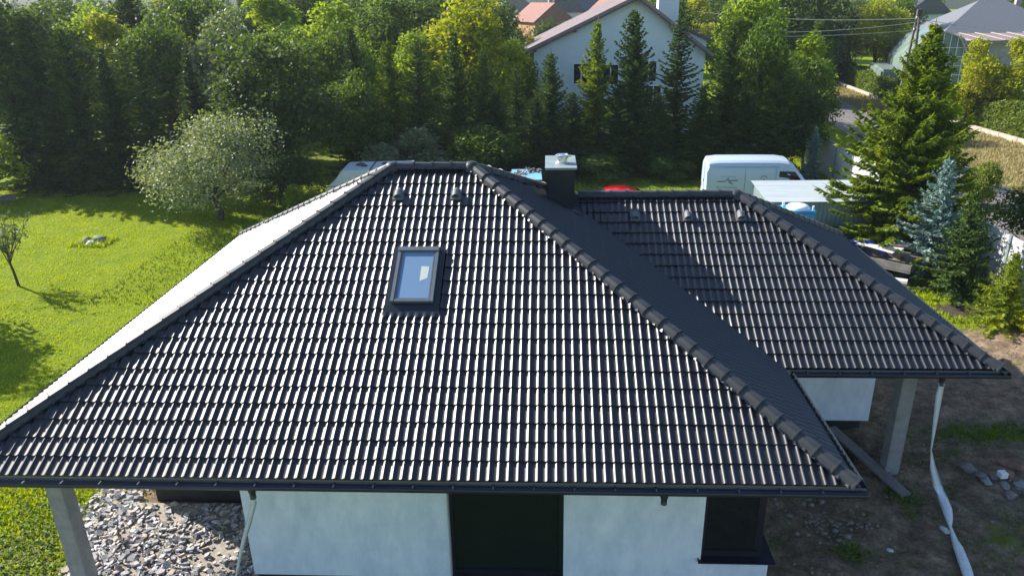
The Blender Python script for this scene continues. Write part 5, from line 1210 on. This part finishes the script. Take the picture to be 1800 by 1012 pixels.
simple_house(-60, 118, 9, 8, 5.6, 8.2, R_(-12), 'hwall', 'greyroof', 'distant pale house peeking between the left conifers')
simple_house(66, 135, 12, 9, 5.5, 8.6, R_(30), 'hwall', 'darkroof', 'distant house with sloping dark roof panels above the greenhouse')
# long outbuilding with brown roof and greenhouse
def long_shed():
    t = empty('long_shed', (0, 0, 0), label='long grey block outbuilding with low brown roof behind the yellow trees', cat='outbuilding')
    MB().box((52, 76, 2.1), (24, 5, 4.2)).build('wall', M['block'], t)
    MB().prism([(-2.9, 4.2), (3.0, 4.6), (3.0, 4.95), (-2.9, 4.55)], 39.6, 64.4, axis='x').build('roof', M['hroof'], t, mw=Matrix.Translation((0, 76, 0)))
    for i in range(14): MB().bar((41 + i * 1.7, 73.0, 4.60), (41 + i * 1.7, 79, 5.02), .25, .05).build('roof_batten', M['lowwall'], t)
long_shed()
def greenhouse():
    t = empty('greenhouse', (38.8, 64, 0), R_(-14), label='tall old greenhouse of pale film and glass panes behind the utility pole', cat='greenhouse')
    pr = [(-3.0, 0), (-3.0, 3.4), (-1.6, 5.4), (0, 6.0), (1.6, 5.4), (3.0, 3.4), (3.0, 0)]
    MB().prism(pr, 0, 9).build('skin', M['green_film'], t)
    for i in range(len(pr) - 1): MB().bar((pr[i][0], -.06, pr[i][1]), (pr[i + 1][0], -.06, pr[i + 1][1]), .12, .12).build('frame_bar', M['lowwall'], t)
    for x in np.arange(-2.4, 2.5, .6):
        zt = np.interp(abs(x), [0, 1.6, 3.0], [6, 5.4, 3.4]); MB().box((x, -.04, zt / 2 + .6), (.05, .05, zt - 1.2)).build('glazing_bar', M['whitepl'], t)
    for z in (1.4, 2.2, 3.0, 3.8, 4.6): 
        w = 6 if z < 3.4 else 2 * np.interp(z, [3.4, 5.4, 6], [3, 1.6, 0]); MB().box((0, -.041, z), (w, .04, .05)).build('glazing_bar', M['whitepl'], t)
    MB().box((-3.9, 4, 1.3), (1.8, 8, 2.6)).build('side_bay', M['green_film'], t, bevel=.2)
    MB().bar((1.2, -.3, 5.7), (3.4, -.3, 1.6), .14, .14).build('brace', M['lowwall'], t)
    MB().box((-1.6, -.2, .9), (2.2, .1, 1.6)).build('door', M['hwall'], t)
greenhouse()
# A-shaped utility pole and its cables
def apole():
    t = empty('utility_pole', (32.4, 55.8, 0), label='A shaped pair of utility poles beside the road', cat='utility pole')
    for (x, y) in ((-.75, -.5), (.75, .5)):
        m = MB(); top = Vector((x * .12, y * .12 , 8.2)); m.tube([(x, y, -.2), top], [.15, .10], 8); o = m.build('leg', M['polewood'], t)
        st = MB()
        for k in range(14):
            p = Vector((x, y, 0)).lerp(top, (k + .6) / 14.5); st.box(tuple(p + Vector((0, -.12, 0))), (.16, .07, .12))
        st.build('climbing_notch', M['bark'], o)
    MB().bar((-.65, -.42, 1.3), (.65, .42, 1.3), .12, .14).build('cross_tie', M['polewood'], t)
    MB().box((0, -.05, 7.9), (.35, .3, .5)).build('head_bracket', M['bark'], t, bevel=.03)
    for (x, z) in ((-.2, 7.5), (.2, 7.2), (-.25, 6.6)): MB().lathe([(.03, 0), (.07, .04), (.04, .09), (.07, .13), (.02, .17)], (x, -.2, z), 8).build('insulator', M['whitepl'], t, smooth=True)
apole()
def cable(a, b, sag, label, r=.018):
    a, b = Vector(a), Vector(b); pts = [a.lerp(b, i / 14) - Vector((0, 0, sag * 4 * (i / 14) * (1 - i / 14))) for i in range(15)]
    MB().tube(pts, r, 4).build('cable', M['cable'], label=label, cat='cable')
cable((32.2, 55.6, 7.5), (8, 72, 9.6), .9, 'upper overhead cable running left from the utility pole')
cable((32.3, 55.6, 7.2), (10, 60, 7.4), .8, 'middle overhead cable running left from the utility pole')
cable((32.2, 55.6, 6.6), (10, 57, 6.9), .5, 'lowest overhead cable running left from the utility pole')
cable((32.6, 55.6, 7.4), (62, 50, 6.2), 1.0, 'overhead cable running right from the utility pole', .02)
cable((32.6, 55.6, 7.5), (48, 75, 6.0), .6, 'overhead cable from the utility pole to the long outbuilding')
def lamp():
    t = empty('street_lamp', (20.9, 60, 0), label='grey street lamp with one horizontal arm above the lime trees', cat='street lamp')
    m = MB(); m.tube([(0, 0, 0), (0, 0, 8.0)], [.09, .06], 8); m.build('pole', M['corr'], t)
    m = MB(); m.tube([(0, 0, 7.9), (.15, 0, 8.15), (1.6, 0, 8.35)], .045, 6); m.build('arm', M['corr'], t)
    MB().box((1.95, 0, 8.34), (.75, .26, .12)).build('lamp_head', M['whitepl'], t, bevel=.04)
lamp()
MB().box((38.8, 91, .7), (2.4, 1.4, 1.4)).build('garden_crate', M['bark'], label='dark crate standing on the distant lawn', cat='crate', bevel=.03)

# ------------------------------------------------------------------ air
hz = MB().box((0, 1050, 29.5), (2990, 2690, 63)).build('haze', M['film'], kind='stuff')
hm = bpy.data.materials.new('thin_haze'); hm.use_nodes = True; hn = hm.node_tree; hn.nodes.clear()
pv = hn.nodes.new('ShaderNodeVolumePrincipled'); pv.inputs['Color'].default_value = (.80, .88, 1.0, 1); pv.inputs['Density'].default_value = HAZE; pv.inputs['Anisotropy'].default_value = .3
ho = hn.nodes.new('ShaderNodeOutputMaterial'); hn.links.new(pv.outputs[0], ho.inputs['Volume']); hz.data.materials.clear(); hz.data.materials.append(hm)
